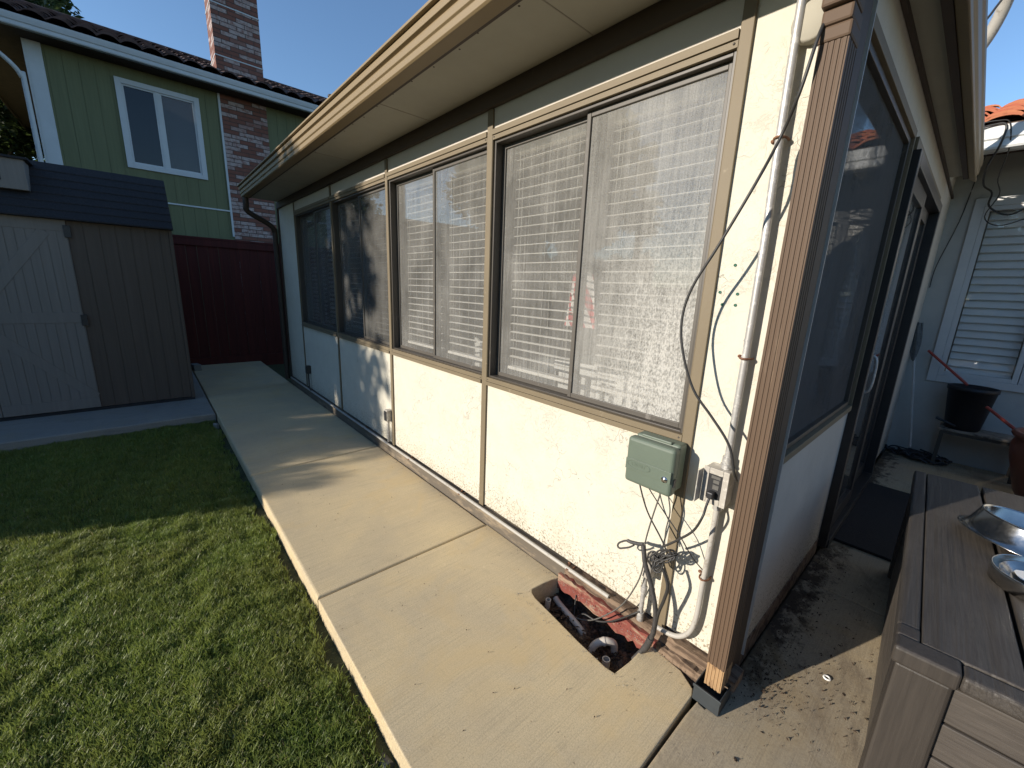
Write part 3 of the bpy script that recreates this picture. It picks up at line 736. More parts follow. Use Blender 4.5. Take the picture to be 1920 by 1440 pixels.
# blinds
def blind(x0, x1, zt, zb, lab, tiltdeg=4, sag=0, sp=.0475, closed=False, skew=0):
    t = thing('window_blind', lab, 'blind', ((x0+x1)/2, .125, zb), 'horizontal blinds behind the long wall windows')
    MB().box(x0, x1, .10, .15, zt-.02, zt+.022).build('head_rail', MT['blind'], t, .002)
    mb = MB(); z = zt-.05; k = 0
    while z > zb+.03:
        a = R(tiltdeg+random.uniform(-1.2, 1.2)); hw = .015; pr = []
        for s_ in range(5):
            q = -1+s_*.5; yy = hw*q; zz = .0035*(1-q*q)
            pr.append((.125+yy*math.cos(a)-zz*math.sin(a), z+yy*math.sin(a)+zz*math.cos(a)))
        pr2 = [(y, zq-.0014) for y, zq in pr][::-1]
        o = skew*math.sin(k*1.7); ea, eb = x0+.004+o*.5+random.uniform(-.002, .002), x1-.004+o+random.uniform(-.002, .002)
        mb.extrude(pr+pr2, 'x', ea, eb); z -= sp+(random.uniform(-.003, .003) if skew else 0); k += 1
    mb.build('slats', MT['blind'], t)
    MB().box(x0, x1, .102, .15, zb, zb+.018).build('bottom_rail', MT['blind'], t, .003)
    cd = MB(); L = x1-x0
    for fx in (.14, .5, .86):
        for yy in (.099, .151): cd.tube([(x0+L*fx, yy, zt), (x0+L*fx, yy, zb)], .0011, 5, False)
    cd.tube([(x0+.05, .094, zt), (x0+.052, .094, zb+.15), (x0+.055, .094, zb+.02)], .0013, 5, True)
    cd.build('cords', MT['cord'], t)
lt = 2.145
for i, (nm, ok) in enumerate((('nearest', 1), ('second', 1), ('third', 1), ('farthest', 1))):
    x1 = XB[i]-bw[i]; x0 = XB[i+1]+bw[i+1]; xm = (x0+x1)/2+(.02 if i == 0 else 0)
    sk = 0 if i < 2 else .02
    zb = (.975, .975, .99, .97)[i]
    blind(x0+.055, xm-.045, lt, zb, 'ivory horizontal blind behind the left pane of the %s window from the downspout' % nm, 5 if i < 3 else 60, 0, .0475, skew=sk)
    blind(xm+.05, x1-.05, lt, zb+(.006 if i == 0 else 0), 'ivory horizontal blind behind the right pane of the %s window from the downspout' % nm, 5 if i < 3 else 60, 0, .0475, skew=sk)

# furniture inside
def chair(x, y, rz, lab):
    t = thing('dining_chair', lab, 'chair', (x, y, .09), 'white chairs inside the sunroom')
    def B(name, *bx):
        m = MB()
        for b in bx: m.box(*b)
        v = m.v; c, s_ = math.cos(rz), math.sin(rz); m.v = [(x+a*c-b*s_, y+a*s_+b*c, z+.09) for a, b, z in v]
        return m.build(name, MT['chair_white'], t, .006)
    B('seat', (-.21, .21, -.21, .21, .43, .46))
    for sx in (-1, 1):
        for sy in (-1, 1): B('leg', (sx*.19-.018, sx*.19+.018, sy*.19-.018, sy*.19+.018, 0, .43))
    B('backrest', (-.20, .20, .19, .215, .86, .93), (-.20, -.165, .19, .215, .46, .86), (.165, .20, .19, .215, .46, .86), (-.06, .06, .192, .212, .46, .86), (-.13, -.10, .192, .212, .46, .86), (.10, .13, .192, .212, .46, .86))
chair(-1.32, .62, R(190), 'white chair right behind the nearest window, left of the meeting stile')
chair(-.80, .55, R(170), 'white chair right behind the nearest window, right of the meeting stile')
chair(-2.3, .75, R(150), 'white chair behind the second window')
tb = thing('table', 'grey green topped table inside the nearest window', 'table', (-1.3, 1.4, .09))
MB().box(-2.1, -.75, 1.05, 1.75, .80, .84).build('tabletop', MT['table'], tb, .006)
for x in (-2.02, -.83):
    for y in (1.13, 1.67): MB().box(x-.025, x+.025, y-.025, y+.025, .09, .80).build('leg', MT['chair_white'], tb)
def cloth():
    vs = []; fs = []; nx, nz = 16, 14
    for i in range(nx+1):
        for j in range(nz+1):
            u = i/nx; v_ = j/nz; wdt = .14+.11*v_
            x = -1.62+(u-.5)*2*wdt*.6; z = 1.60-.42*v_ - .05*abs(u-.5)*2*(1-v_); y = .90+.018*math.sin(u*14+v_*2)
            vs.append((x, y, z)); 
    n = len(vs); vs += [(x, y+.004, z) for x, y, z in vs]
    for i in range(nx):
        for j in range(nz):
            a = i*(nz+1)+j; fs += [(a, a+1, a+nz+2, a+nz+1), (n+a, n+a+nz+1, n+a+nz+2, n+a+1)]
    return MB().add(vs, fs, True).build('striped_cloth', MT['stripes'])
tag(cloth(), 'red and white striped cloth hanging inside the nearest window', 'cloth')

# ------------------------------------------------------------------ things on the long wall
# irrigation controller
ic = thing('irrigation_controller', 'grey green plastic irrigation timer box mounted under the nearest window', 'controller', (-.41, -.05, .70))
MB().box(-.497, -.318, -.072, -.0135, .722, .905).build('back_box', MT['box_green'], ic, .010, seg=3)
MB().box(-.505, -.312, -.118, -.074, .715, .900).build('cover', MT['box_green'], ic, .014, seg=4)
MB().box(-.501, -.316, -.1215, -.1185, .770, .815).build('cover_band', MT['box_green'], ic, .001)
MB().box(-.470, -.350, -.078, -.062, .9005, .910).build('hinge', MT['box_green'], ic, .003)
MB().lathe([(0, .006), (.006, .006), (.007, .004), (.011, .004), (.012, 0)], -.338, -.1215, .782, 20, tilt=Matrix.Rotation(R(90), 3, 'X')).build('lock', MT['steel'], ic)
MB().box(-.3115, -.3085, -.104, -.090, .755, .785).build('latch', MT['dark_plastic'], ic)
# embossed oval mark and letters on the cover
cu = bpy.data.curves.new('emboss', 'FONT'); cu.body = 'ORBIT'; cu.size = .022; cu.extrude = .0008; cu.align_x = 'CENTER'
tmp = bpy.data.objects.new('emboss_tmp', cu); C.objects.link(tmp)
bpy.context.view_layer.update(); dg = bpy.context.evaluated_depsgraph_get()
me = bpy.data.meshes.new_from_object(tmp.evaluated_get(dg)); bpy.data.objects.remove(tmp)
me.materials.append(MT['box_green']); lo = bpy.data.objects.new('raised_lettering', me); C.objects.link(lo); lo.parent = ic
lo.rotation_euler = (R(90), 0, 0); lo.location = Vector((-.445, -.1215, .790))-ic.location
MB().tube([(-.445+.048*math.cos(a), -.1222, .796+.017*math.sin(a)) for a in [2*math.pi*k/24 for k in range(25)]], .0009, 5, False).build('raised_oval', MT['box_green'], ic)

# outlet box
ob = thing('outlet_box', 'weathered grey outlet box with its cover open on the corner stucco', 'outlet box', (-.175, -.03, .73))
MB().box(-.226, -.146, -.062, -.001, .735, .862).build('box', MT['box_grey'], ob, .004)
fp = MB().box(-.228, -.209, -.068, -.0625, .733, .864).box(-.163, -.144, -.068, -.0625, .733, .864).box(-.2085, -.1635, -.068, -.0625, .843, .864).box(-.2085, -.1635, -.068, -.0625, .733, .755)
fp.build('face_plate', MT['box_grey'], ob, .0015)
MB().box(-.208, -.164, -.0655, -.0625, .7555, .8425).build('receptacle', MT['dark_plastic'], ob)
MB().box(-.192, -.172, -.0675, -.0656, .790, .806).box(-.192, -.172, -.0675, -.0656, .812, .824).box(-.200, -.170, -.067, -.0656, .828, .838).build('buttons', MT['cable_grey'], ob)
lid = MB().box(-.232, -.228, -.108, -.066, .738, .855); lid.build('open_cover', MT['box_grey'], ob, .002)
MB().box(-.200, -.178, -.092, -.066, .760, .784).build('plug', MT['dark_plastic'], ob, .004)
# conduits
def strap(par, p, r=.014):
    x, y, z = p
    MB().tube([(x-.030, -.002, z+.002), (x-.018, -.006, z+.001), (x-r, y-.004, z), (x, y-r-.003, z), (x+r, y, z), (x+r+.001, -.002, z)], .0035, 6, True).build('strap', MT['rust'], par)
    MB().lathe([(0, .006), (.005, .005), (.006, 0)], x-.026, -.004, z+.002, 8, tilt=Matrix.Rotation(R(90), 3, 'X')).build('strap_screw', MT['rust'], par)
cd = thing('conduit', 'long galvanised conduit rising from the outlet box to the eave', 'conduit', (-.17, -.03, .87))
MB().tube([(-.182, -.030, 2.40), (-.183, -.030, 2.2), (-.181, -.030, 1.953), (-.177, -.030, 1.75), (-.173, -.030, 1.606), (-.171, -.030, 1.28), (-.171, -.030, .885)], .0115, 14).build('pipe', MT['galv'], cd)
MB().tube([(-.171, -.030, .863), (-.171, -.030, .905)], .0165, 14, False).tube([(-.171, -.030, .872), (-.171, -.030, .880)], .020, 8, False).build('connector', MT['galv'], cd, .001)
MB().tube([(-.172, -.030, 1.30), (-.172, -.030, 1.305)], .0125, 14, False).build('coupling', MT['galv'], cd)
strap(cd, (-.171, -.030, 1.245)); strap(cd, (-.179, -.030, 1.885))
c2 = thing('conduit', 'short pale bent conduit dropping from the outlet box to the wall foot', 'conduit', (-.18, -.03, .11))
MB().tube([(-.178, -.030, .735), (-.180, -.030, .55), (-.183, -.030, .40), (-.184, -.031, .27), (-.190, -.033, .205), (-.205, -.036, .160), (-.235, -.040, .127), (-.275, -.042, .112), (-.325, -.042, .106)], .0098, 14).build('pipe', MT['white_pipe'], c2)
MB().tube([(-.178, -.030, .705), (-.178, -.030, .734)], .0155, 12, False).build('connector', MT['galv'], c2)
strap(c2, (-.183, -.030, .42))
c3 = thing('conduit', 'thin grey conduit running along the foot of the long wall', 'conduit', (-3, -.04, .08))
MB().tube([(-5.95, -.036, .094), (-4, -.036, .093), (-2, -.036, .092), (-.56, -.040, .090)], .0095, 10, False).build('pipe', MT['white_pipe'], c3)
for x in (-.80, -1.75, -2.45, -3.35): strap(c3, (x, -.036, .092), .011)
# riser with weathertight box
rs = thing('valve_riser', 'grey conduit riser with small weathered splice box above the pit', 'riser', (-.40, -.04, .08))
MB().tube([(-.402, -.040, .085), (-.400, -.040, .30)], .0095, 12, False).tube([(-.401, -.040, .085), (-.401, -.040, .125)], .014, 12, False).tube([(-.400, -.040, .225), (-.400, -.040, .25)], .0135, 12, False).build('pipe', MT['galv'], rs)
rb = MB().box(-.412, -.372, -.062, -.012, .300, .405); rb.build('splice_box', MT['box_grey'], rs, .012, seg=3)
# far outlet boxes
for (x, z0, z1, lab) in ((-2.80, .30, .40, 'small grey outlet box on a stub pipe beside the middle batten'), (-5.07, .30, .40, 'small dark outlet box on a stub pipe at the far end of the wall')):
    b_ = thing('outlet_box', lab, 'outlet box', (x, -.03, .1))
    x_ = x-.035
    MB().box(x_-.028, x_+.028, -.052, -.001, z0, z1).build('box', MT['box_grey'] if x > -4 else MT['bronze'], b_, .004)
    MB().box(x_-.022, x_+.022, -.058, -.0525, z0+.008, z1-.008).build('cover', MT['dark_plastic'], b_, .003)
    MB().tube([(x_, -.030, z0), (x_, -.030, .20), (x_+.0, -.032, .115)] if x > -4 else [(x_, -.030, z0), (x_, -.030, .20), (x_+.03, -.034, .12), (x_+.10, -.036, .10)], .010, 10).build('pipe', MT['galv'] if x > -4 else MT['bronze'], b_)

# cables
def cable(name, lab, pts, r, mat='cable', cat='cable'):
    return tag(MB().tube(pts, r, 8, True).build(name, MT[mat]), lab, cat)
cable('cable', 'long loose black cable bowing from the downspout top to the outlet box',
      [(-.098, -.06, 2.16), (-.100, -.12, 2.08), (-.119, -.125, 1.957), (-.160, -.08, 1.875), (-.186, -.13, 1.753), (-.260, -.14, 1.586), (-.324, -.14, 1.459), (-.343, -.14, 1.356), (-.325, -.14, 1.252), (-.278, -.13, 1.134), (-.214, -.12, 1.058), (-.164, -.115, 1.0), (-.139, -.11, .955), (-.124, -.10, .888), (-.120, -.07, .850), (-.135, -.03, .835)], .0042)
cable('plug_cord', 'thick black cord from the outlet plug down to the tied coil', [(-.189, -.085, .762), (-.190, -.10, .735), (-.189, -.12, .702), (-.211, -.12, .639), (-.252, -.12, .585), (-.290, -.115, .541), (-.315, -.11, .515)], .0042)
cable('wire', 'black wire from the left underside of the timer box to the tied coil', [(-.452, -.085, .72), (-.445, -.09, .70), (-.402, -.09, .611), (-.330, -.09, .524), (-.285, -.085, .448)], .0030, 'cable')
cable('wire', 'thin dark wire crossing diagonally below the timer box toward the conduit', [(-.420, -.08, .72), (-.413, -.08, .702), (-.342, -.08, .635), (-.270, -.08, .57), (-.225, -.06, .50), (-.19, -.02, .44)], .0022, 'cable')
cable('wire', 'grey wire curving from the timer box down past the riser into the pit', [(-.366, -.08, .72), (-.362, -.09, .700), (-.378, -.09, .61), (-.394, -.09, .498), (-.398, -.085, .428), (-.400, -.075, .354), (-.418, -.075, .263), (-.470, -.085, .13), (-.565, -.095, .004), (-.637, -.09, -.063), (-.70, -.10, -.085)], .0030, 'cable_grey')
cable('wire', 'grey wire hanging from the right underside of the timer box', [(-.340, -.07, .72), (-.340, -.07, .705), (-.324, -.07, .639), (-.330, -.07, .56), (-.325, -.075, .50)], .0026, 'cable_grey')
cable('wire', 'black wire sagging from the riser foot across the red beam into the pit', [(-.402, -.05, .13), (-.43, -.06, .10), (-.470, -.065, .055), (-.525, -.07, .0), (-.59, -.075, -.04), (-.66, -.08, -.05), (-.70, -.085, -.11)], .0040, 'cable')
def coil():
    mb = MB(); c = Vector((-.300, -.105, .475))
    for k in range(6):
        ang = random.uniform(-.2, .2)+(.85 if k % 2 else .65); L = random.uniform(.036, .055); Wd = random.uniform(.008, .014)
        dx, dz = math.cos(ang), math.sin(ang); pts = []
        for q in range(13):
            a = 2*math.pi*q/12; u, v_ = L*math.cos(a), Wd*math.sin(a)+.006*math.sin(2*a+k)
            pts.append((c.x+u*dx-v_*dz-.005*k*.3, c.y+.010*math.sin(a*2+k)-.004*(k % 3), c.z+u*dz+v_*dx+.01-.012*(k % 2)))
        mb.tube(pts, .0034, 7)
    for k in range(3):
        pts = []
        for q in range(11):
            a = 2*math.pi*q/10; pts.append((-.325-.010*k+.020*math.cos(a), -.108+.008*math.sin(a+k), .435+.034*math.sin(a)+.004*k))
        mb.tube(pts, .0032, 7)
    return mb
tag(coil().build('cord_coil', MT['cable']), 'bundled coil of black cord hanging in front of the batten', 'cord coil')
tp = thing('taped_cable', 'thick black taped cable bundle dropping past the riser to the ground', 'cable bundle', (-.32, -.09, .05))
MB().tube([(-.402, -.09, .465), (-.392, -.095, .435), (-.378, -.10, .395), (-.345, -.10, .325), (-.318, -.10, .25), (-.308, -.10, .19), (-.310, -.10, .12), (-.322, -.10, .065), (-.345, -.10, .01), (-.372, -.11, -.05)], .0095, 10).build('trunk_cable', MT['tape'], tp)
MB().tube([(-.315, -.10, .095), (-.325, -.10, .055), (-.338, -.10, .020)], .0135, 10).build('tape_wrap', MT['tape'], tp)
MB().tube([(-.404, -.09, .468), (-.418, -.095, .463), (-.434, -.10, .461), (-.452, -.10, .456), (-.466, -.10, .455)], .0075, 8).build('knot', MT['tape'], tp)
MB().tube([(-.466, -.10, .455), (-.485, -.10, .442), (-.503, -.10, .424), (-.508, -.10, .408), (-.498, -.10, .402), (-.478, -.10, .414), (-.455, -.10, .430), (-.436, -.10, .450)], .0038, 8).build('wire_loop', MT['tape'], tp)
MB().tube([(-.300, -.115, .43), (-.275, -.11, .37), (-.283, -.105, .30), (-.300, -.10, .22), (-.305, -.10, .12)], .0065, 8).build('second_cable', MT['cable'], tp)
bt = thing('drain_adapter', 'charcoal plastic drain adapter under the corner downspout', 'drain adapter', (-.075, -.07, 0))
def boot():
    m = MB(); rz = R(0); x0, x1, y0, y1 = -.122, -.030, -.128, -.018; t = .004
    m.box(x0, x1, y0, y0+t, .0, .066).box(x0, x0+t, y0+t, y1, .0, .066).box(x1-t, x1, y0+t, y1, .0, .066).box(x0+t, x1-t, y1-t, y1, 0, .066).box(x0+t, x1-t, y0+t, y1-t, .0, .01)
    m.box(x0-.003, x1+.003, y0-.003, y0, .056, .067); return m
boot().build('funnel', MT['boot'], bt, .0015)

# pit plumbing
def pipe(name, lab, pts, r, inner=True, mat='pvc', grp='pipes in the open valve pit'):
    m = MB().tube(pts, r, 14, len(pts) > 2, not inner)
    if inner:
        m.tube(pts, r*.78, 14, len(pts) > 2, False)
        e = Vector(pts[-1]); seg = 14
        d = (Vector(pts[-1])-Vector(pts[-2])).normalized()
        rot = Vector((0, 0, 1)).rotation_difference(d).to_matrix()
        m.lathe([(r*.78, 0), (r, 0)], e.x, e.y, e.z, 14, tilt=rot)
        m.lathe([(0, -.02), (r*.8, -.02)], e.x, e.y, e.z, 14, tilt=rot)
    return tag(m.build(name, MT[mat]), lab, 'pipe', grp)
pipe('pvc_pipe', 'open upright pipe stub at the far left corner of the pit', [(-.835, -.145, -.15), (-.828, -.143, -.050)], .0135)
pipe('pvc_pipe', 'open upright pipe stub at the near right corner of the pit', [(-.442, -.200, -.15), (-.445, -.197, -.050)], .0165)
pipe('pvc_pipe', 'half buried horizontal grey pipe in the middle of the pit', [(-.84, -.075, -.085), (-.80, -.085, -.092), (-.66, -.115, -.095), (-.60, -.12, -.125)], .0145, False)
eb = thing('pvc_elbow', 'large pale pipe elbow bent over the soil near the front of the pit', 'pipe elbow', (-.50, -.12, -.14), 'pipes in the open valve pit')
MB().tube([(-.540, -.180, -.150), (-.537, -.172, -.095), (-.524, -.155, -.062), (-.502, -.132, -.048), (-.488, -.117, -.048), (-.474, -.098, -.066), (-.470, -.092, -.130)], .0160, 16).build('bend', MT['pvc'], eb)
MB().tube([(-.507, -.138, -.050), (-.499, -.130, -.047)], .0185, 16, False).build('collar', MT['pvc'], eb)
cable('drip_tube', 'black tube looping along the near end of the pit', [(-.50, -.235, -.15), (-.455, -.240, -.125), (-.40, -.225, -.11), (-.372, -.15, -.10), (-.372, -.08, -.07)], .008, 'dark_plastic')
cable('drip_tube', 'thin dark wire lying across the soil in the pit', [(-.74, -.04, -.02), (-.72, -.07, -.09), (-.68, -.11, -.125), (-.60, -.09, -.13), (-.52, -.07, -.12)], .003, 'cable')
tag(MB().lathe([(.006, .001), (.0075, .004), (.012, .004), (.0135, 0)], .185, .366, .0, 20).build('plastic_ring', MT['ring']), 'small white plastic ring lying on the sunlit patio', 'ring')
tag(MB().tube([(-.72, -1.055, -.10), (-.665, -1.050, -.085)], .022, 12, False).build('sprinkler_cap', MT['boot']), 'small grey cap of a sprinkler head in the grass beside the path', 'sprinkler')
tag(MB().box(-4.70, -4.64, -1.075, -1.045, -.10, -.035, .5, (-4.67, -1.06)).build('stone_chip', MT['concrete_grey'], None, .01), 'small grey stone chip where the lawn, path and shed pad meet', 'stone')

# ------------------------------------------------------------------ storage box
def rotbox(m, u0, u1, v0, v1, z0, z1, org, ang):
    # u across (to the right), v along the length
    c, s_ = math.cos(ang), math.sin(ang)
    vs = []
    for z in (z0, z1):
        for u, v_ in ((u0, v0), (u1, v0), (u1, v1), (u0, v1)):
            vs.append((org[0]+u*c-v_*s_, org[1]+u*s_+v_*c, z))
    return m.add(vs, [(0, 3, 2, 1), (4, 5, 6, 7), (0, 1, 5, 4), (1, 2, 6, 5), (2, 3, 7, 6), (3, 0, 4, 7)])
ORG = (.322, -.145); LEN = 1.60; WID = .80; ZL = .60
db = thing('storage_box', 'grey brown wood look resin storage box on the patio in the right foreground', 'storage box', (.7, .65, 0))
def rp(name, bx, mat, bev=.003, par=None, seg=2):
    m = MB()
    for b in bx: rotbox(m, *b, ORG, BA)
    return m.build(name, MT[mat], par if par else db, bev, seg=seg)
lidp = rp('lid', [(.0, .012, .10, LEN-.1, ZL-.055, ZL-.012)], 'deck_post', .003)
rp('lid_rim', [(.0, .045, .115, LEN-.005, ZL-.050, ZL-.002)], 'deck', .008, lidp, 3)
wpl = (WID-.05)/4
for k in range(4):
    u0 = .046+k*wpl-(.0 if k else 0); pw = wpl-.012
    rp('lid_plank', [(u0+(0 if k else .001), u0+pw, .062, LEN-.02, ZL-.03, ZL)], 'deck', .004, lidp, 3)
rp('lid_groove_floor', [(.047, WID-.01, .064, LEN-.03, ZL-.045, ZL-.031)], 'dark_wood', 0, lidp)
rp('lid_front_rim', [(.118, WID, .004, .0605, ZL-.045, ZL-.003)], 'deck', .009, lidp, 3)
rp('lid_corner_cap', [(-.002, .117, -.002, .0605, ZL-.048, ZL+.002)], 'deck_post', .009, lidp, 3)
rp('lid_corner_cap', [(.0, .045, .0608, .1145, ZL-.048, ZL+.001)], 'deck_post', .007, lidp, 3)
rp('corner_post', [(.008, .112, .010, .055, .0, ZL-.0485)], 'deck_post', .008)
rp('corner_post', [(.008, .050, .0552, .11, .0, ZL-.0485)], 'deck_post', .006)
rp('corner_post', [(.008, .09, LEN-.10, LEN-.01, .0, ZL-.056)], 'deck_post', .008)
rp('corner_post', [(WID-.11, WID-.008, .010, .09, .0, ZL-.0485)], 'deck_post', .008)
for k in range(5):
    z0 = .01+k*.107
    rp('front_plank', [(.1125, WID-.111, .030, .050, z0, z0+.101)], 'deck_front', .004)
    rp('side_plank', [(.022, .036, .111, LEN-.101, z0, z0+.101)], 'deck_side', .004)
rp('inner_box', [(.04, WID-.02, .056, LEN-.02, .01, ZL-.056)], 'dark_plastic', 0)
# bowls
def T(u, v_): return (ORG[0]+u*math.cos(BA)-v_*math.sin(BA), ORG[1]+u*math.sin(BA)+v_*math.cos(BA))
b1 = thing('pet_bowl', 'large tapered stainless bowl, tilted, at the back of the storage box lid', 'bowl', (.575, .80, .60), 'stainless pet bowls')
tl = Matrix.Rotation(R(7), 3, 'Y') @ Matrix.Rotation(R(-5), 3, 'X')
MB().lathe([(.0, .012), (.10, .012), (.118, .03), (.130, .072), (.133, .078), (.137, .077), (.138, .072), (.155, .018), (.172, .003), (.178, .001), (.178, -.001), (.10, -.001)], .575, .80, .618, 56, tilt=tl).build('bowl', MT['chrome'], b1)
b2 = thing('pet_bowl', 'straight sided stainless bowl with a smaller dish and paper scraps inside, nearer the camera', 'bowl', (.605, .47, .60), 'stainless pet bowls')
MB().lathe([(.0, .004), (.108, .004), (.120, .012), (.121, .050), (.1225, .052), (.125, .051), (.126, .046), (.124, .004), (.118, .0), (.0, .0)], .603, .475, .6005, 56).build('bowl', MT['chrome'], b2)
MB().lathe([(.0, .016), (.08, .016), (.095, .028), (.104, .040), (.106, .040), (.105, .034), (.09, .010), (0, .010)], .603, .475, .6005, 48).build('inner_dish', MT['chrome'], b2)
def scrap(x, y, r, z, k):
    pts = [(x+r*(1+.12*math.sin(3*a+k))*math.cos(a), y+r*.8*math.sin(a)) for a in [2*math.pi*i/18 for i in range(18)]]
    return MB().extrude(pts, 'z', z, z+.0012)
tag(scrap(.585, .50, .055, .6185+.004, 1).build('paper_scrap', MT['ring']), 'larger white paper disc lying in the nearer bowl', 'paper')
tag(scrap(.625, .455, .045, .6185+.010, 2).build('paper_scrap', MT['ring']), 'smaller white paper disc on top of the other in the nearer bowl', 'paper')

# door mat
tag(MB().box(-.028, .262, 1.56, 2.80, -.003, .014).build('door_mat', MT['mat'], None, .004), 'black rubber mat on the patio before the sliding door', 'mat')

# ------------------------------------------------------------------ main house beyond the patio
mh = thing('main_house', 'pale stucco house wall with shuttered window under a red tile roof', 'house', (1.5, 4.3, 0))
def Q(name, mb, mat, par=None, bevel=0, label=None): return mb.build(name, MT[mat], par if par else mh, bevel, label)
WY = 4.118; wx0, wx1, wz0, wz1 = .155, 1.20, .80, 2.29
Q('wall', MB().box(-.6, wx0, WY, WY+.15, -.1, 3.0).box(wx1, 6, WY, WY+.15, -.1, 3.0).box(wx0, wx1, WY, WY+.15, -.1, wz0).box(wx0, wx1, WY, WY+.15, wz1, 3.0), 'stucco_grey')
wn = Q('window', MB().box(.09, wx0, WY-.022, WY-.0005, .735, 2.36).box(wx1, wx1+.07, WY-.022, WY-.0005, .735, 2.36).box(wx0, wx1, WY-.022, WY-.0005, .735, wz0).box(wx0, wx1, WY-.022, WY-.0005, wz1, 2.36), 'white_trim', None, .003)
fr = MB()
for a, b in ((.156, .640), (.645, 1.199)):
    fr.box(a, a+.035, WY-.012, WY+.05, wz0+.001, wz1-.001).box(b-.035, b, WY-.012, WY+.05, wz0+.001, wz1-.001).box(a+.035, b-.035, WY-.011, WY+.05, wz0+.001, wz0+.036).box(a+.035, b-.035, WY-.011, WY+.05, wz1-.036, wz1-.001)
fr.build('frame', MT['white_trim'], wn, .002)
pn = MB().box(.18, 1.18, WY+.02, WY+.024, wz0+.03, wz1-.03).build('pane', glass_mat('shutter_window_glass', .03, tint=.95), wn)
lv = MB(); z = wz0+.06
while z < wz1-.05:
    for a, b in ((.20, .60), (.69, 1.16)):
        c, s_ = math.cos(R(62)), math.sin(R(62))
        pr = [(WY+.075-.040*c, z-.040*s_), (WY+.075-.040*c+.008*s_, z-.040*s_-.004), (WY+.075+.040*c+.004, z+.040*s_-.004), (WY+.075+.040*c, z+.040*s_)]
        lv.extrude(pr, 'x', a, b)
    z += .068
lv.build('shutter_louvres', MT['louvre'], wn)
Q('room_dark', MB().box(-.06, 1.4, WY+.35, WY+.4, .3, 2.9), 'inside_wall')
Q('eave_soffit', MB().box(-.6, 6, 3.52, WY, 2.701, 2.72), 'dark_wood')
for x in (.45, 1.05, 1.65): Q('rafter', MB().box(x, x+.09, 3.53, WY-.001, 2.60, 2.699), 'soffit')
wgp = [(3.50, 2.585), (3.415, 2.585), (3.405, 2.60), (3.405, 2.645), (3.392, 2.655), (3.385, 2.735), (3.395, 2.742), (3.50, 2.742)]
Q('white_gutter', MB().extrude(wgp, 'x', -.6, 6), 'gutter_white', None, .002)
Q('fascia', MB().box(-.61, 6, 3.5005, 3.52, 2.58, 2.75), 'gutter_white')
def tiles(x0, x1, y0, y1, z0, slope, step=.26, row=.36, axis='x', amp=.055):
    # barrel tiles; rows climb in +y (axis 'x') or -x (axis 'y')
    m = MB(); nrow = int((y1-y0)/row)
    for rI in range(nrow):
        a = y0+rI*row; b = a+row*1.12; lift = .035; off = (random.uniform(-.02, .02))
        n = int((x1-x0)/(step/8)); vs = []
        for i in range(n+1):
            u = x0+(x1-x0)*i/n; ph = ((u+off)/step) % 1; col = int((u+off)//step)
            hgt = amp*math.sqrt(max(0, 1-((ph-.5)/.42)**2)) if abs(ph-.5) < .42 else 0
            jit = .010*math.sin(col*12.9+rI*7.7)
            za = z0+slope*(a-y0)+lift+hgt+jit; zb = z0+slope*(b-y0)+hgt+jit
            for (vv, zz) in ((a+jit*2, za), (a+jit*2, za-.018), (b, zb), (b, zb-.018)):
                vs.append((u, vv, zz) if axis == 'x' else (vv, u, zz))
        fs = []
        for i in range(n):
            k = i*4; q = k+4; fs += [(k, q, q+2, k+2), (k+1, k+3, q+3, q+1), (k, k+1, q+1, q)]
        m.add(vs, fs, False)
    return m
Q('tile_roof', tiles(-.6, 6, 3.36, 7.5, 2.72, .32), 'tile_red')
Q('roof_deck', MB().add([(-.6, 3.42, 2.70), (6, 3.42, 2.70), (6, 7.6, 4.03), (-.6, 7.6, 4.03), (-.6, 3.42, 2.755), (6, 3.42, 2.755), (6, 7.6, 4.09), (-.6, 7.6, 4.09)], [(0, 3, 2, 1), (4, 5, 6, 7), (0, 1, 5, 4), (1, 2, 6, 5), (2, 3, 7, 6), (3, 0, 4, 7)]), 'dark_wood')
# cables under that eave
cable('cable', 'thin black cable slanting from the patio eave down the wall corner behind the mop', [(.11, 3.45, 2.62), (.06, 4.07, 2.56), (.025, 4.09, 2.18), (-.045, 4.09, 1.80), (-.052, 4.09, 1.6)], .004)
cable('cable', 'thick black cable bending over the end of the white gutter and hanging beside the window', [(.02, 3.36, 2.73), (.10, 3.37, 2.745), (.165, 3.375, 2.73), (.160, 3.40, 2.60), (.118, 3.60, 2.50), (.118, 3.90, 2.43), (.175, 4.0, 2.38), (.18, 4.05, 2.28), (.30, 4.05, 2.20), (.42, 4.03, 2.26), (.6, 4.0, 2.32)], .007)
cable('cable', 'thin black cable looping under the white gutter over the shutters', [(.03, 3.355, 2.765), (.12, 3.36, 2.765), (.18, 3.375, 2.74), (.21, 3.45, 2.58), (.19, 3.8, 2.45), (.22, 4.0, 2.36), (.17, 4.06, 2.20), (.26, 4.06, 2.12), (.40, 4.05, 2.16), (.58, 4.02, 2.24)], .004)
def wirecoil():
    m = MB()
    for k in range(5):
        c = (.40+.02*k, 3.72+.01*k, 2.50); pts = []
        for q in range(15):
            a = 2*math.pi*q/14; pts.append((c[0]+.075*math.cos(a), c[1]+.02*math.sin(a+k), c[2]+.05*math.sin(a)+.012*math.sin(3*a+k)))
        m.tube(pts, .0035, 6)
    return m
tag(wirecoil().build('wire_coil', MT['cable_grey']), 'loose coil of grey wire hanging under the main house eave', 'wire coil')
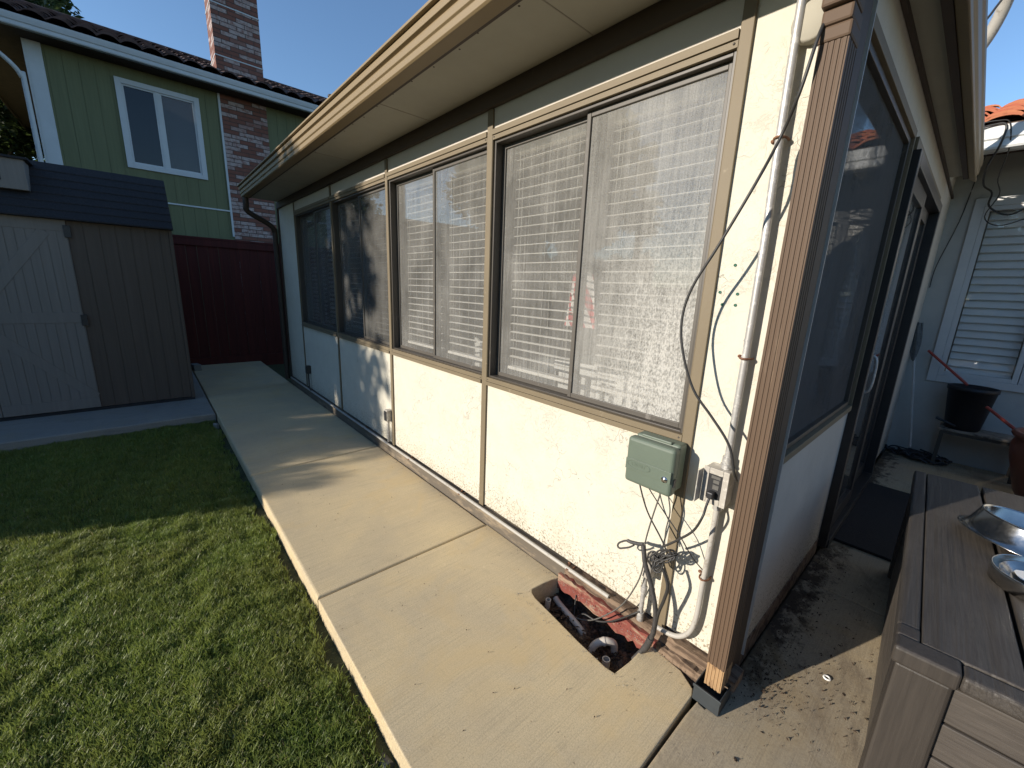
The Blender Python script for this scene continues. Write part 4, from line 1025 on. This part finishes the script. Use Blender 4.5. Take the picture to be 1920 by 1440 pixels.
# plastic pipe above the sunroom roof
tag(MB().tube([(-.30, 2.60, 2.75), (-.14, 2.62, 2.86), (-.03, 2.62, 2.98), (.035, 2.55, 3.12), (.065, 2.45, 3.30), (.07, 2.4, 3.6)], .032, 16).build('bent_pipe', MT['white_pipe']), 'pale bent pipe rising above the sunroom roof edge against the sky', 'pipe')
cable('cable', 'black cable tied to the pale bent pipe above the roof', [(-.3, 2.2, 2.95), (-.05, 2.3, 2.98), (.03, 2.42, 3.14), (.085, 2.42, 3.26), (.07, 2.47, 3.3)], .006)

# things at the far end of the patio
mp = thing('mop', 'grey mop standing upside down in the patio corner with a pale handle', 'mop', (.08, 3.95, .0))
MB().tube([(.115, 3.93, .10), (-.03, 4.02, .98)], .010, 10, False).build('handle', MT['white_line'], mp)
hd = MB()
for k in range(26):
    a = random.uniform(0, 6.28); rr = random.uniform(.008, .04)
    p0 = Vector((-.03, 4.02, .96)); 
    hd.tube([p0+Vector((rr*.3*math.cos(a), rr*.3*math.sin(a)-.0, random.uniform(-.06, 0))), p0+Vector((rr*math.cos(a)-.012, rr*.6*math.sin(a)-.01, .13)), p0+Vector((rr*.9*math.cos(a)-.03, rr*.5*math.sin(a)-.01, .30+random.uniform(-.04, .02)))], .009, 6)
hd.build('mop_head', MT['mop'], mp)
def heap():
    m = MB()
    for k in range(22):
        cx, cy = random.uniform(.0, .30), random.uniform(3.84, 4.02); rx, ry = random.uniform(.06, .15), random.uniform(.02, .06); a0 = random.uniform(0, 6.28); pts = []
        for q in range(9): a = a0+q*.6; pts.append((cx+rx*math.cos(a), cy+ry*math.sin(a), .012+.05*random.random()))
        m.tube(pts, random.uniform(.006, .011), 6)
    return m
tag(heap().build('hose_heap', MT['dark_plastic']), 'tangled dark hose heaped on the floor under the mop', 'hose')
bn = thing('bench', 'low weathered plant bench against the pale wall beneath the window', 'bench', (.6, 3.95, 0))
MB().box(.265, 1.10, 3.80, 4.06, .345, .365).build('top', MT['bench_wood'], bn, .003)
for x in (.275, .74, 1.07):
    for y in (3.815, 4.03): MB().box(x, x+.028, y, y+.02, .0, .344).build('leg', MT['bronze'], bn)
MB().box(.275, 1.09, 3.806, 3.812, .318, .343).build('rail', MT['bronze'], bn)
po = thing('plant_pot', 'tall black tapered pot standing on the low bench', 'pot', (.40, 3.93, .366))
MB().lathe([(.0, .01), (.105, .0), (.112, .01), (.152, .35), (.160, .352), (.160, .385), (.150, .385), (.146, .34), (0, .33)], .40, 3.93, .366, 28).build('body', MT['pot_black'], po)
tag(MB().tube([(.055, 4.05, 1.02), (.345, 3.93, .775), (.36, 3.92, .76)], .011, 10, False).build('garden_tool', MT['red_handle']), 'long red tool handle leaning from the wall into the black pot', 'garden tool', 'red handled garden tools')
tag(MB().tube([(.50, 3.74, .625), (.69, 3.60, .49)], .012, 10, False).build('garden_tool', MT['red_handle']), 'short red tool handle slanting down beside the terracotta pot', 'garden tool', 'red handled garden tools')
tag(MB().tube([(.23, 3.80, .45), (.30, 3.80, .425), (.36, 3.81, .40)], .012, 8, True, True, .006).build('trowel', MT['dark_plastic']), 'small dark trowel handle jutting off the left end of the bench', 'trowel')
tp2 = thing('terracotta_pot', 'large glazed red brown pot at the right edge behind the storage box', 'pot', (.90, 3.35, 0))
MB().lathe([(.0, .01), (.12, .0), (.17, .10), (.235, .34), (.25, .44), (.235, .50), (.25, .51), (.262, .53), (.25, .55), (.225, .55), (.21, .50), (0, .46)], .90, 3.35, 0, 36).build('body', MT['terracotta'], tp2)

# ------------------------------------------------------------------ shed
sh = thing('garden_shed', 'brown resin garden shed with taupe double doors and dark shingle roof', 'shed', (-6.4, -2.6, .006))
def H(name, mb, mat, par=None, bevel=0, label=None): return mb.build(name, MT[mat], par if par else sh, bevel, label)
SX = -5.68; SYR = -1.145; SYL = -3.95; DR, DM, DL = -1.935, -2.60, -3.265
def boards(y0, y1, z0, z1, x, pitch=.115, gap=.006, t=.012):
    m = MB().box(x-.02, x-.0045, y0, y1, z0, z1); y = y0
    while y < y1-.001:
        e = min(y+pitch-gap, y1); m.box(x-.0043, x, y, e, z0, z1); y += pitch
    return m
H('front_wall', boards(DR, SYR-.03, .04, 1.93, SX), 'shed_brown', None, .002)
H('front_wall', boards(SYL, DL, .04, 1.93, SX), 'shed_brown', None, .002)
H('side_wall', MB().box(-7.5, SX-.021, SYR-.02, SYR-.0, .03, 1.95).box(-7.5, SX-.021, SYL, SYL+.02, .03, 1.95).box(-7.52, -7.5, SYL, SYR, .03, 1.95).box(SX-.06, SX-.0205, SYL+.02, SYR-.02, .03, 1.95), 'shed_brown')
H('corner_trim', MB().box(SX-.05, SX+.006, SYR-.028, SYR+.004, .03, 1.93), 'shed_brown', None, .003)
H('base', MB().box(-7.5, SX+.004, SYL, SYR, .007, .035), 'dark_plastic')
for y0, y1, hs in ((DM+.002, DR, 1), (DL, DM-.002, -1)):
    d = H('door', boards(y0, y1, .045, 1.92, SX+.016, .066, .004), 'shed_door', None, .0015)
    br = MB(); X = SX+.0162; W_ = .085
    br.box(X, X+.004, y0, y1, 1.80, 1.92).box(X, X+.004, y0, y1, .93, 1.03).box(X, X+.004, y0, y1, .045, .15)
    hinge, meet = (y1, y0) if hs == 1 else (y0, y1)
    for (ya, za, yb, zb) in ((meet, 1.05, hinge-.15*hs, 1.79), (meet, .90, hinge-.02*hs, .16)):
        dd = Vector((0, yb-ya, zb-za)).normalized(); nn = Vector((0, -dd.z, dd.y))*.042
        A, B = Vector((X, ya, za)), Vector((X, yb, zb))
        vs = [A-nn, B-nn, B+nn, A+nn]; vs = vs+[v+Vector((.0035, 0, 0)) for v in vs]
        br.add(vs, [(0, 3, 2, 1), (4, 5, 6, 7), (0, 1, 5, 4), (1, 2, 6, 5), (2, 3, 7, 6), (3, 0, 4, 7)])
    br.build('brace', MT['shed_door'], d, .0015)
    for z in (1.80, .955): MB().box(SX+.02, SX+.034, hinge-.02, hinge+.028, z-.055, z+.055).build('hinge', MT['black_alu'], d, .002)
    MB().tube([(X+.01, meet+.05*hs, .99), (X+.04, meet+.05*hs, .96), (X+.04, meet+.05*hs, .92), (X+.01, meet+.05*hs, .89)], .010).build('handle', MT['bronze'], d)
rf = MB(); n = 7
for k in range(n):
    t0, t1 = k/n, (k+1.0)/n
    x0, z0 = -5.61-.40*t0, 1.905+.535*t0; x1, z1 = -5.61-.40*t1, 1.905+.535*t1; o = .014
    pr = [(x0+o, z0), (x0+o, z0+.012), (x1+.002, z1+.012), (x1-.03, z1-.01), (x0-.03, z0-.005)]
    rf.extrude(pr, 'y', SYL-.02, SYR+.012)
rf.extrude([(-6.01, 2.43), (-6.75, 2.535), (-7.55, 2.40), (-7.9, 1.9), (-7.88, 1.88), (-7.53, 2.37), (-6.75, 2.50), (-6.01, 2.40)], 'y', SYL-.02, SYR+.012)
roof = H('roof', rf, 'shingle')
H('roof_gable', MB().extrude([(-5.66, 1.94), (-5.66, 1.97), (-5.99, 2.41), (-6.75, 2.49), (-7.48, 2.36), (-7.49, 1.94)], 'y', SYR-.02, SYR-.005), 'shed_brown')
dm = H('dormer', MB().box(-6.0, -5.70, -3.08, -2.125, 2.135, 2.395), 'shed_door', roof, .004)
MB().box(-6.05, -5.675, -3.12, -2.095, 2.396, 2.415).build('dormer_roof', MT['shingle'], roof)
for y0 in (-2.98, -2.62): MB().box(-5.6995, -5.692, y0, y0+.34, 2.20, 2.33).build('dormer_window', MT['glass_dark'], roof, .01)

# ------------------------------------------------------------------ red fence
fe = thing('red_fence', 'dark red board fence between the shed and the green house', 'fence', (-8.1, -2, 0))
fb = MB(); y = -9.0; k = 0
while y < 5.0:
    dx = .006*(k % 2); fb.box(-8.08+dx, -8.062+dx, y, y+.137, -.1, 1.93+.004*math.sin(k*3.1)); y += .140; k += 1
fb.build('boards', MT['fence_red'], fe, .002)
MB().box(-8.057, -8.035, -9, 5, 1.90, 2.0).box(-8.11, -8.03, -9, 5, 2.001, 2.035).build('top_rail', MT['fence_red'], fe, .003)
MB().box(-8.057, -8.030, -9, 5, -.11, .12).build('kick_board', MT['fence_red'], fe)
for y in (-6.6, -4.2, -1.8, .6, 3.0): MB().box(-8.19, -8.10, y, y+.09, -.1, 2.0).build('post', MT['fence_red'], fe)
tag(MB().box(-7.75, -7.55, -1.03, -.93, .0, .09, .2, (-7.65, -.98)).build('paver_block', MT['concrete_grey'], None, .006), 'loose grey paver block on the ground in the gap between shed and fence', 'paver')

# ------------------------------------------------------------------ green neighbour house
gh = thing('neighbour_house', 'two storey green sided house with brick chimney beyond the red fence', 'house', (-14, 2, 0))
def G(name, mb, mat, par=None, bevel=0, label=None): return mb.build(name, MT[mat], par if par else gh, bevel, label)
GX = -11.4
def siding(y0, y1, z0, z1):
    m = MB(); y = y0
    while y < y1-.001:
        e = min(y+.199, y1); m.box(GX-.02, GX, y, e, z0, z1); y += .2032
    return m
wy0, wy1, wz0, wz1 = -1.29, -.185, 3.565, 4.96
G('wall', siding(-2.44, wy0, 2.91, 5.30).box(GX-.05, GX-.021, -2.44, wy0, -.1, 5.3), 'green')
G('wall', siding(wy1, .285, 2.91, 5.30).box(GX-.05, GX-.021, wy1, .285, -.1, 5.3), 'green')
mbw = siding(wy0+.0, wy1, 2.91, wz0); mbw.v += []; 
mbw2 = siding(wy0, wy1, wz1, 5.30)
G('wall', mbw.box(GX-.05, GX-.021, wy0, wy1, -.1, wz0), 'green'); G('wall', mbw2.box(GX-.05, GX-.021, wy0, wy1, wz1, 5.3), 'green')
G('wall', siding(-2.44, .285, -.1, 2.88), 'green'); G('wall', siding(1.16, 12, -.1, 5.30).box(GX-.05, GX-.021, 1.16, 12, -.1, 5.3), 'green')
G('side_wall', MB().box(-20, GX-.055, -2.44, -2.40, -.1, 5.3), 'green')
G('corner_board', MB().box(GX+.0005, GX+.03, -2.46, -2.27, -.1, 5.26).box(GX-.15, GX+.03, -2.49, -2.4605, -.1, 5.26), 'white_corner', None, .004)
G('belt_trim', MB().box(GX-.01, GX+.02, -2.26, .245, 2.881, 2.909), 'white_corner')
G('chimney_trim', MB().box(GX+.0005, GX+.025, .246, .284, 2.35, 5.26), 'white_corner')
G('window_back', MB().box(GX-.5, GX-.45, wy0-.1, wy1+.1, wz0-.1, wz1+.1), 'inside_wall')
gw = G('window', MB().box(GX+.0005, GX+.03, wy0-.09, wy0, wz0-.09, wz1+.09).box(GX+.0005, GX+.03, wy1, wy1+.09, wz0-.09, wz1+.09).box(GX+.0005, GX+.03, wy0, wy1, wz1, wz1+.09).box(GX+.0005, GX+.03, wy0, wy1, wz0-.09, wz0), 'white_corner', None, .004)
ym = (wy0+wy1)/2-.03
fm = MB().box(GX-.03, GX+.012, ym-.03, ym+.03, wz0, wz1)
for a, b in ((wy0, ym-.03), (ym+.03, wy1)):
    fm.box(GX-.03, GX+.006, a, a+.03, wz0, wz1).box(GX-.03, GX+.006, b-.03, b, wz0, wz1).box(GX-.03, GX+.006, a+.03, b-.03, wz0, wz0+.03).box(GX-.03, GX+.006, a+.03, b-.03, wz1-.03, wz1)
fm.build('frame', MT['white_corner'], gw, .002)
MB().box(GX-.020, GX-.012, wy0+.03, ym-.03, wz0+.03, wz1-.03).build('pane', MT['glass_dark'], gw)
MB().box(GX-.020, GX-.012, ym+.03, wy1-.03, wz0+.03, wz1-.03).build('pane', glass_mat('neighbour_glass', .03, tint=.6), gw)
sl = MB(); z = wz0+.04
while z < wz1-.04: sl.add([(GX-.04, ym+.03, z), (GX-.04, wy1-.03, z), (GX-.055, wy1-.03, z+.024), (GX-.055, ym+.03, z+.024)], [(0, 1, 2, 3)]); z += .026
sl.build('inner_blind', MT['curtain'], gw)
ch = G('chimney', MB().box(-12.0, -11.375, .286, 1.158, -.1, 9.2), 'brick')
for z in (5.98, 6.93, 7.9): MB().box(-12.01, -11.367, .278, 1.166, z, z+.022).build('strap', MT['white_corner'], ch)
G('soffit', MB().box(GX+.0005, -11.02, -3.35, 12, 5.262, 5.28), 'dark_wood')
G('side_soffit', MB().box(-20, GX-.001, -3.35, -2.4605, 5.30, 5.32), 'dark_wood')
G('side_fascia', MB().box(-20, -11.02, -3.38, -3.351, 5.22, 5.45), 'dark_wood')
ggp = [(-11.02, 5.265), (-10.94, 5.265), (-10.93, 5.28), (-10.93, 5.33), (-10.915, 5.345), (-10.90, 5.40), (-10.895, 5.435), (-10.905, 5.44), (-11.02, 5.44)]
G('gutter', MB().extrude(ggp, 'y', -3.38, 12), 'white_corner')
def groof():
    m = tiles(-3.4, 12, 0, 4.4, 5.45, .40, .30, .40, 'y', .07)
    m.v = [(-10.88-x, y, z) for x, y, z in m.v]; return m
G('tile_roof', groof(), 'tile_dark')
G('roof_deck', MB().add([(-10.95, -3.38, 5.43), (-10.95, 12, 5.43), (-15.3, 12, 7.17), (-15.3, -3.38, 7.17), (-20, 12, 5.3), (-20, -3.38, 5.3)], [(0, 1, 2, 3), (3, 2, 4, 5)]), 'tile_dark')
G('ridge_tiles', MB().tube([(-15.2, -3.4, 7.17), (-15.2, 12, 7.17)], .10, 10, False), 'tile_dark')
G('gutter_pipe', MB().tube([(-11.10, -3.2, 5.25), (-11.15, -2.95, 5.05), (-11.25, -2.66, 4.80), (-11.32, -2.56, 4.62), (-11.32, -2.54, 4.3), (-11.32, -2.54, .1)], .035, 10), 'white_corner')
vp = thing('roof_vent', 'dark vent pipe with a flat cap on the green house roof', 'vent', (-13.0, 3.2, 6.2))
MB().tube([(-13, 3.2, 6.15), (-13, 3.2, 6.50)], .05, 14, False).build('pipe', MT['black_alu'], vp)
MB().lathe([(0, .07), (.085, .05), (.095, .02), (.09, 0), (0, 0)], -13, 3.2, 6.50, 18).build('cap', MT['black_alu'], vp)

# ------------------------------------------------------------------ trees
def tree(lab, base, h, crown_c, crown_r, nclump, nleaf, size, seed, mat='leaf', csp=.55, grp='trees around the yards', cover=None):
    t = thing('broadleaf_tree', lab, 'tree', base, grp); g = np.random.default_rng(seed)
    c = np.array(crown_c); rr = np.array(crown_r)
    d = g.normal(size=(nclump, 3)); d /= np.linalg.norm(d, axis=1)[:, None]; q = .35+.65*g.random(nclump)**.6
    cs = c+d*q[:, None]*rr
    sp = csp*(.6+.8*g.random(nclump))
    m = MB(); B = Vector(base); top = Vector(crown_c)+Vector((0, 0, crown_r[2]*.3))
    m.tube([B, B.lerp(top, .35)+Vector((.12, .1, 0)), B.lerp(top, .7), top], .22, 10, True, True, .05)
    for i in range(0, nclump, max(1, nclump//22)):
        e = Vector(cs[i]); s0 = B.lerp(top, .35+.5*g.random()); m.tube([s0, s0.lerp(e, .5)+Vector((0, 0, .25)), e], .06, 6, True, False, .012)
    m.build('trunk', MT['bark'], t)
    v, n, rn = leaves(cs, nleaf, sp, size, seed)
    np_mesh('crown', v, n, 4, MT[mat], rn, t)
tree('tall leafy tree behind the left end of the green house roof', (-20.2, -4.6, -.12), 11, (-20.0, -4.6, 7.4), (3.2, 3.0, 4.6), 170, 210, .13, 3)
# unseen trees and an added hedge, shaped to shade the far yard
def SA(s_, a): return (s_*.94+a*.3405, -s_*.3405+a*.94)
for (s_, a, h, rz, rx, nc, lab, sd_) in ((-5.3, -12.0, 5.1, 2.6, 1.55, 120, 'dense tree behind the clipped hedge, nearest the path', 21), (-8.2, -13.0, 5.4, 2.8, 2.2, 170, 'wide dense tree further along behind the hedge', 22)):
    x, y = SA(s_, a); tree(lab, (x, y, -.12), h, (x, y, h), (rx, rx, rz), nc, 210, .13, sd_)
x, y = SA(-3.35, -12.5); tree('slim open crowned tree at the end of the hedge', (x, y, -.12), 4.2, (x, y, 4.3), (.55, .55, 1.5), 15, 120, .10, 23, csp=.36)
def hedge():
    t = thing('hedge', 'clipped green hedge added out of view to shade the lawn', 'hedge', (*SA(-5.5, -9), -.12)); cs = []; g = np.random.default_rng(9)
    for _ in range(900):
        s_ = g.uniform(-9.5, -2.2); cs.append((*SA(s_, -9+g.uniform(-.25, .25)), g.uniform(0, 2.27)))
    v, n, rn = leaves(cs, 60, .18, .06, 9); np_mesh('foliage', v, n, 4, MT['leaf_hedge'], rn, t)
    m = MB()
    for k in range(15): x, y = SA(-9.2+k*.49, -9); m.tube([(x, y, -.12), (x+.05, y, .9), (x, y+.05, 1.7)], .03, 6, True, True, .01)
    m.build('stems', MT['bark'], t)
    a0, b0 = SA(-9.6, -9), SA(-2.15, -9); d = Vector((b0[0]-a0[0], b0[1]-a0[1], 0)).normalized(); nn = Vector((-d.y, d.x, 0))*.12
    A, B = Vector((*a0, -.1)), Vector((*b0, -.1)); vs = [A-nn, B-nn, B+nn, A+nn]; vs += [v+Vector((0, 0, 2.32)) for v in vs]
    MB().add(vs, [(0, 3, 2, 1), (4, 5, 6, 7), (0, 1, 5, 4), (1, 2, 6, 5), (2, 3, 7, 6), (3, 0, 4, 7)]).build('inner_mass', MT['leaf_hedge'], t)
hedge()
tree('broad dense tree added out of view to darken the main house window reflection', (2.2, -13.2, -.12), 7, (2.2, -13.0, 4.2), (4.2, 2.2, 3.6), 150, 170, .16, 31)  # added to darken the reflection in the main house window
bf = thing('added_board_fence', 'long brown board fence added out of view for the long wall window reflections', 'fence', (0, -13.5, 0))  # unseen fence put in for the sunroom windows to reflect
m = MB(); x = -14
while x < 14: m.box(x, x+.14, -13.5, -13.48, -.12, 1.7); x += .145
m.build('boards', MT['dark_wood'], bf)
for k in range(12): MB().box(-14+k*2.4, -13.91+k*2.4, -13.6, -13.501, -.12, 1.75).build('post', MT['dark_wood'], bf)
sf = thing('added_side_fence', 'brown board fence added out of view for the side glass reflections', 'fence', (5.8, 0, 0))  # unseen fence added for side glass reflections and to cut bounce light
m = MB(); y = -13
while y < 4: m.box(5.8, 5.82, y, y+.14, -.12, 1.8); y += .145
m.build('boards', MT['dark_wood'], sf)
for k in range(8): MB().box(5.821, 5.91, -13+k*2.2, -12.91+k*2.2, -.12, 1.85).build('post', MT['dark_wood'], sf)
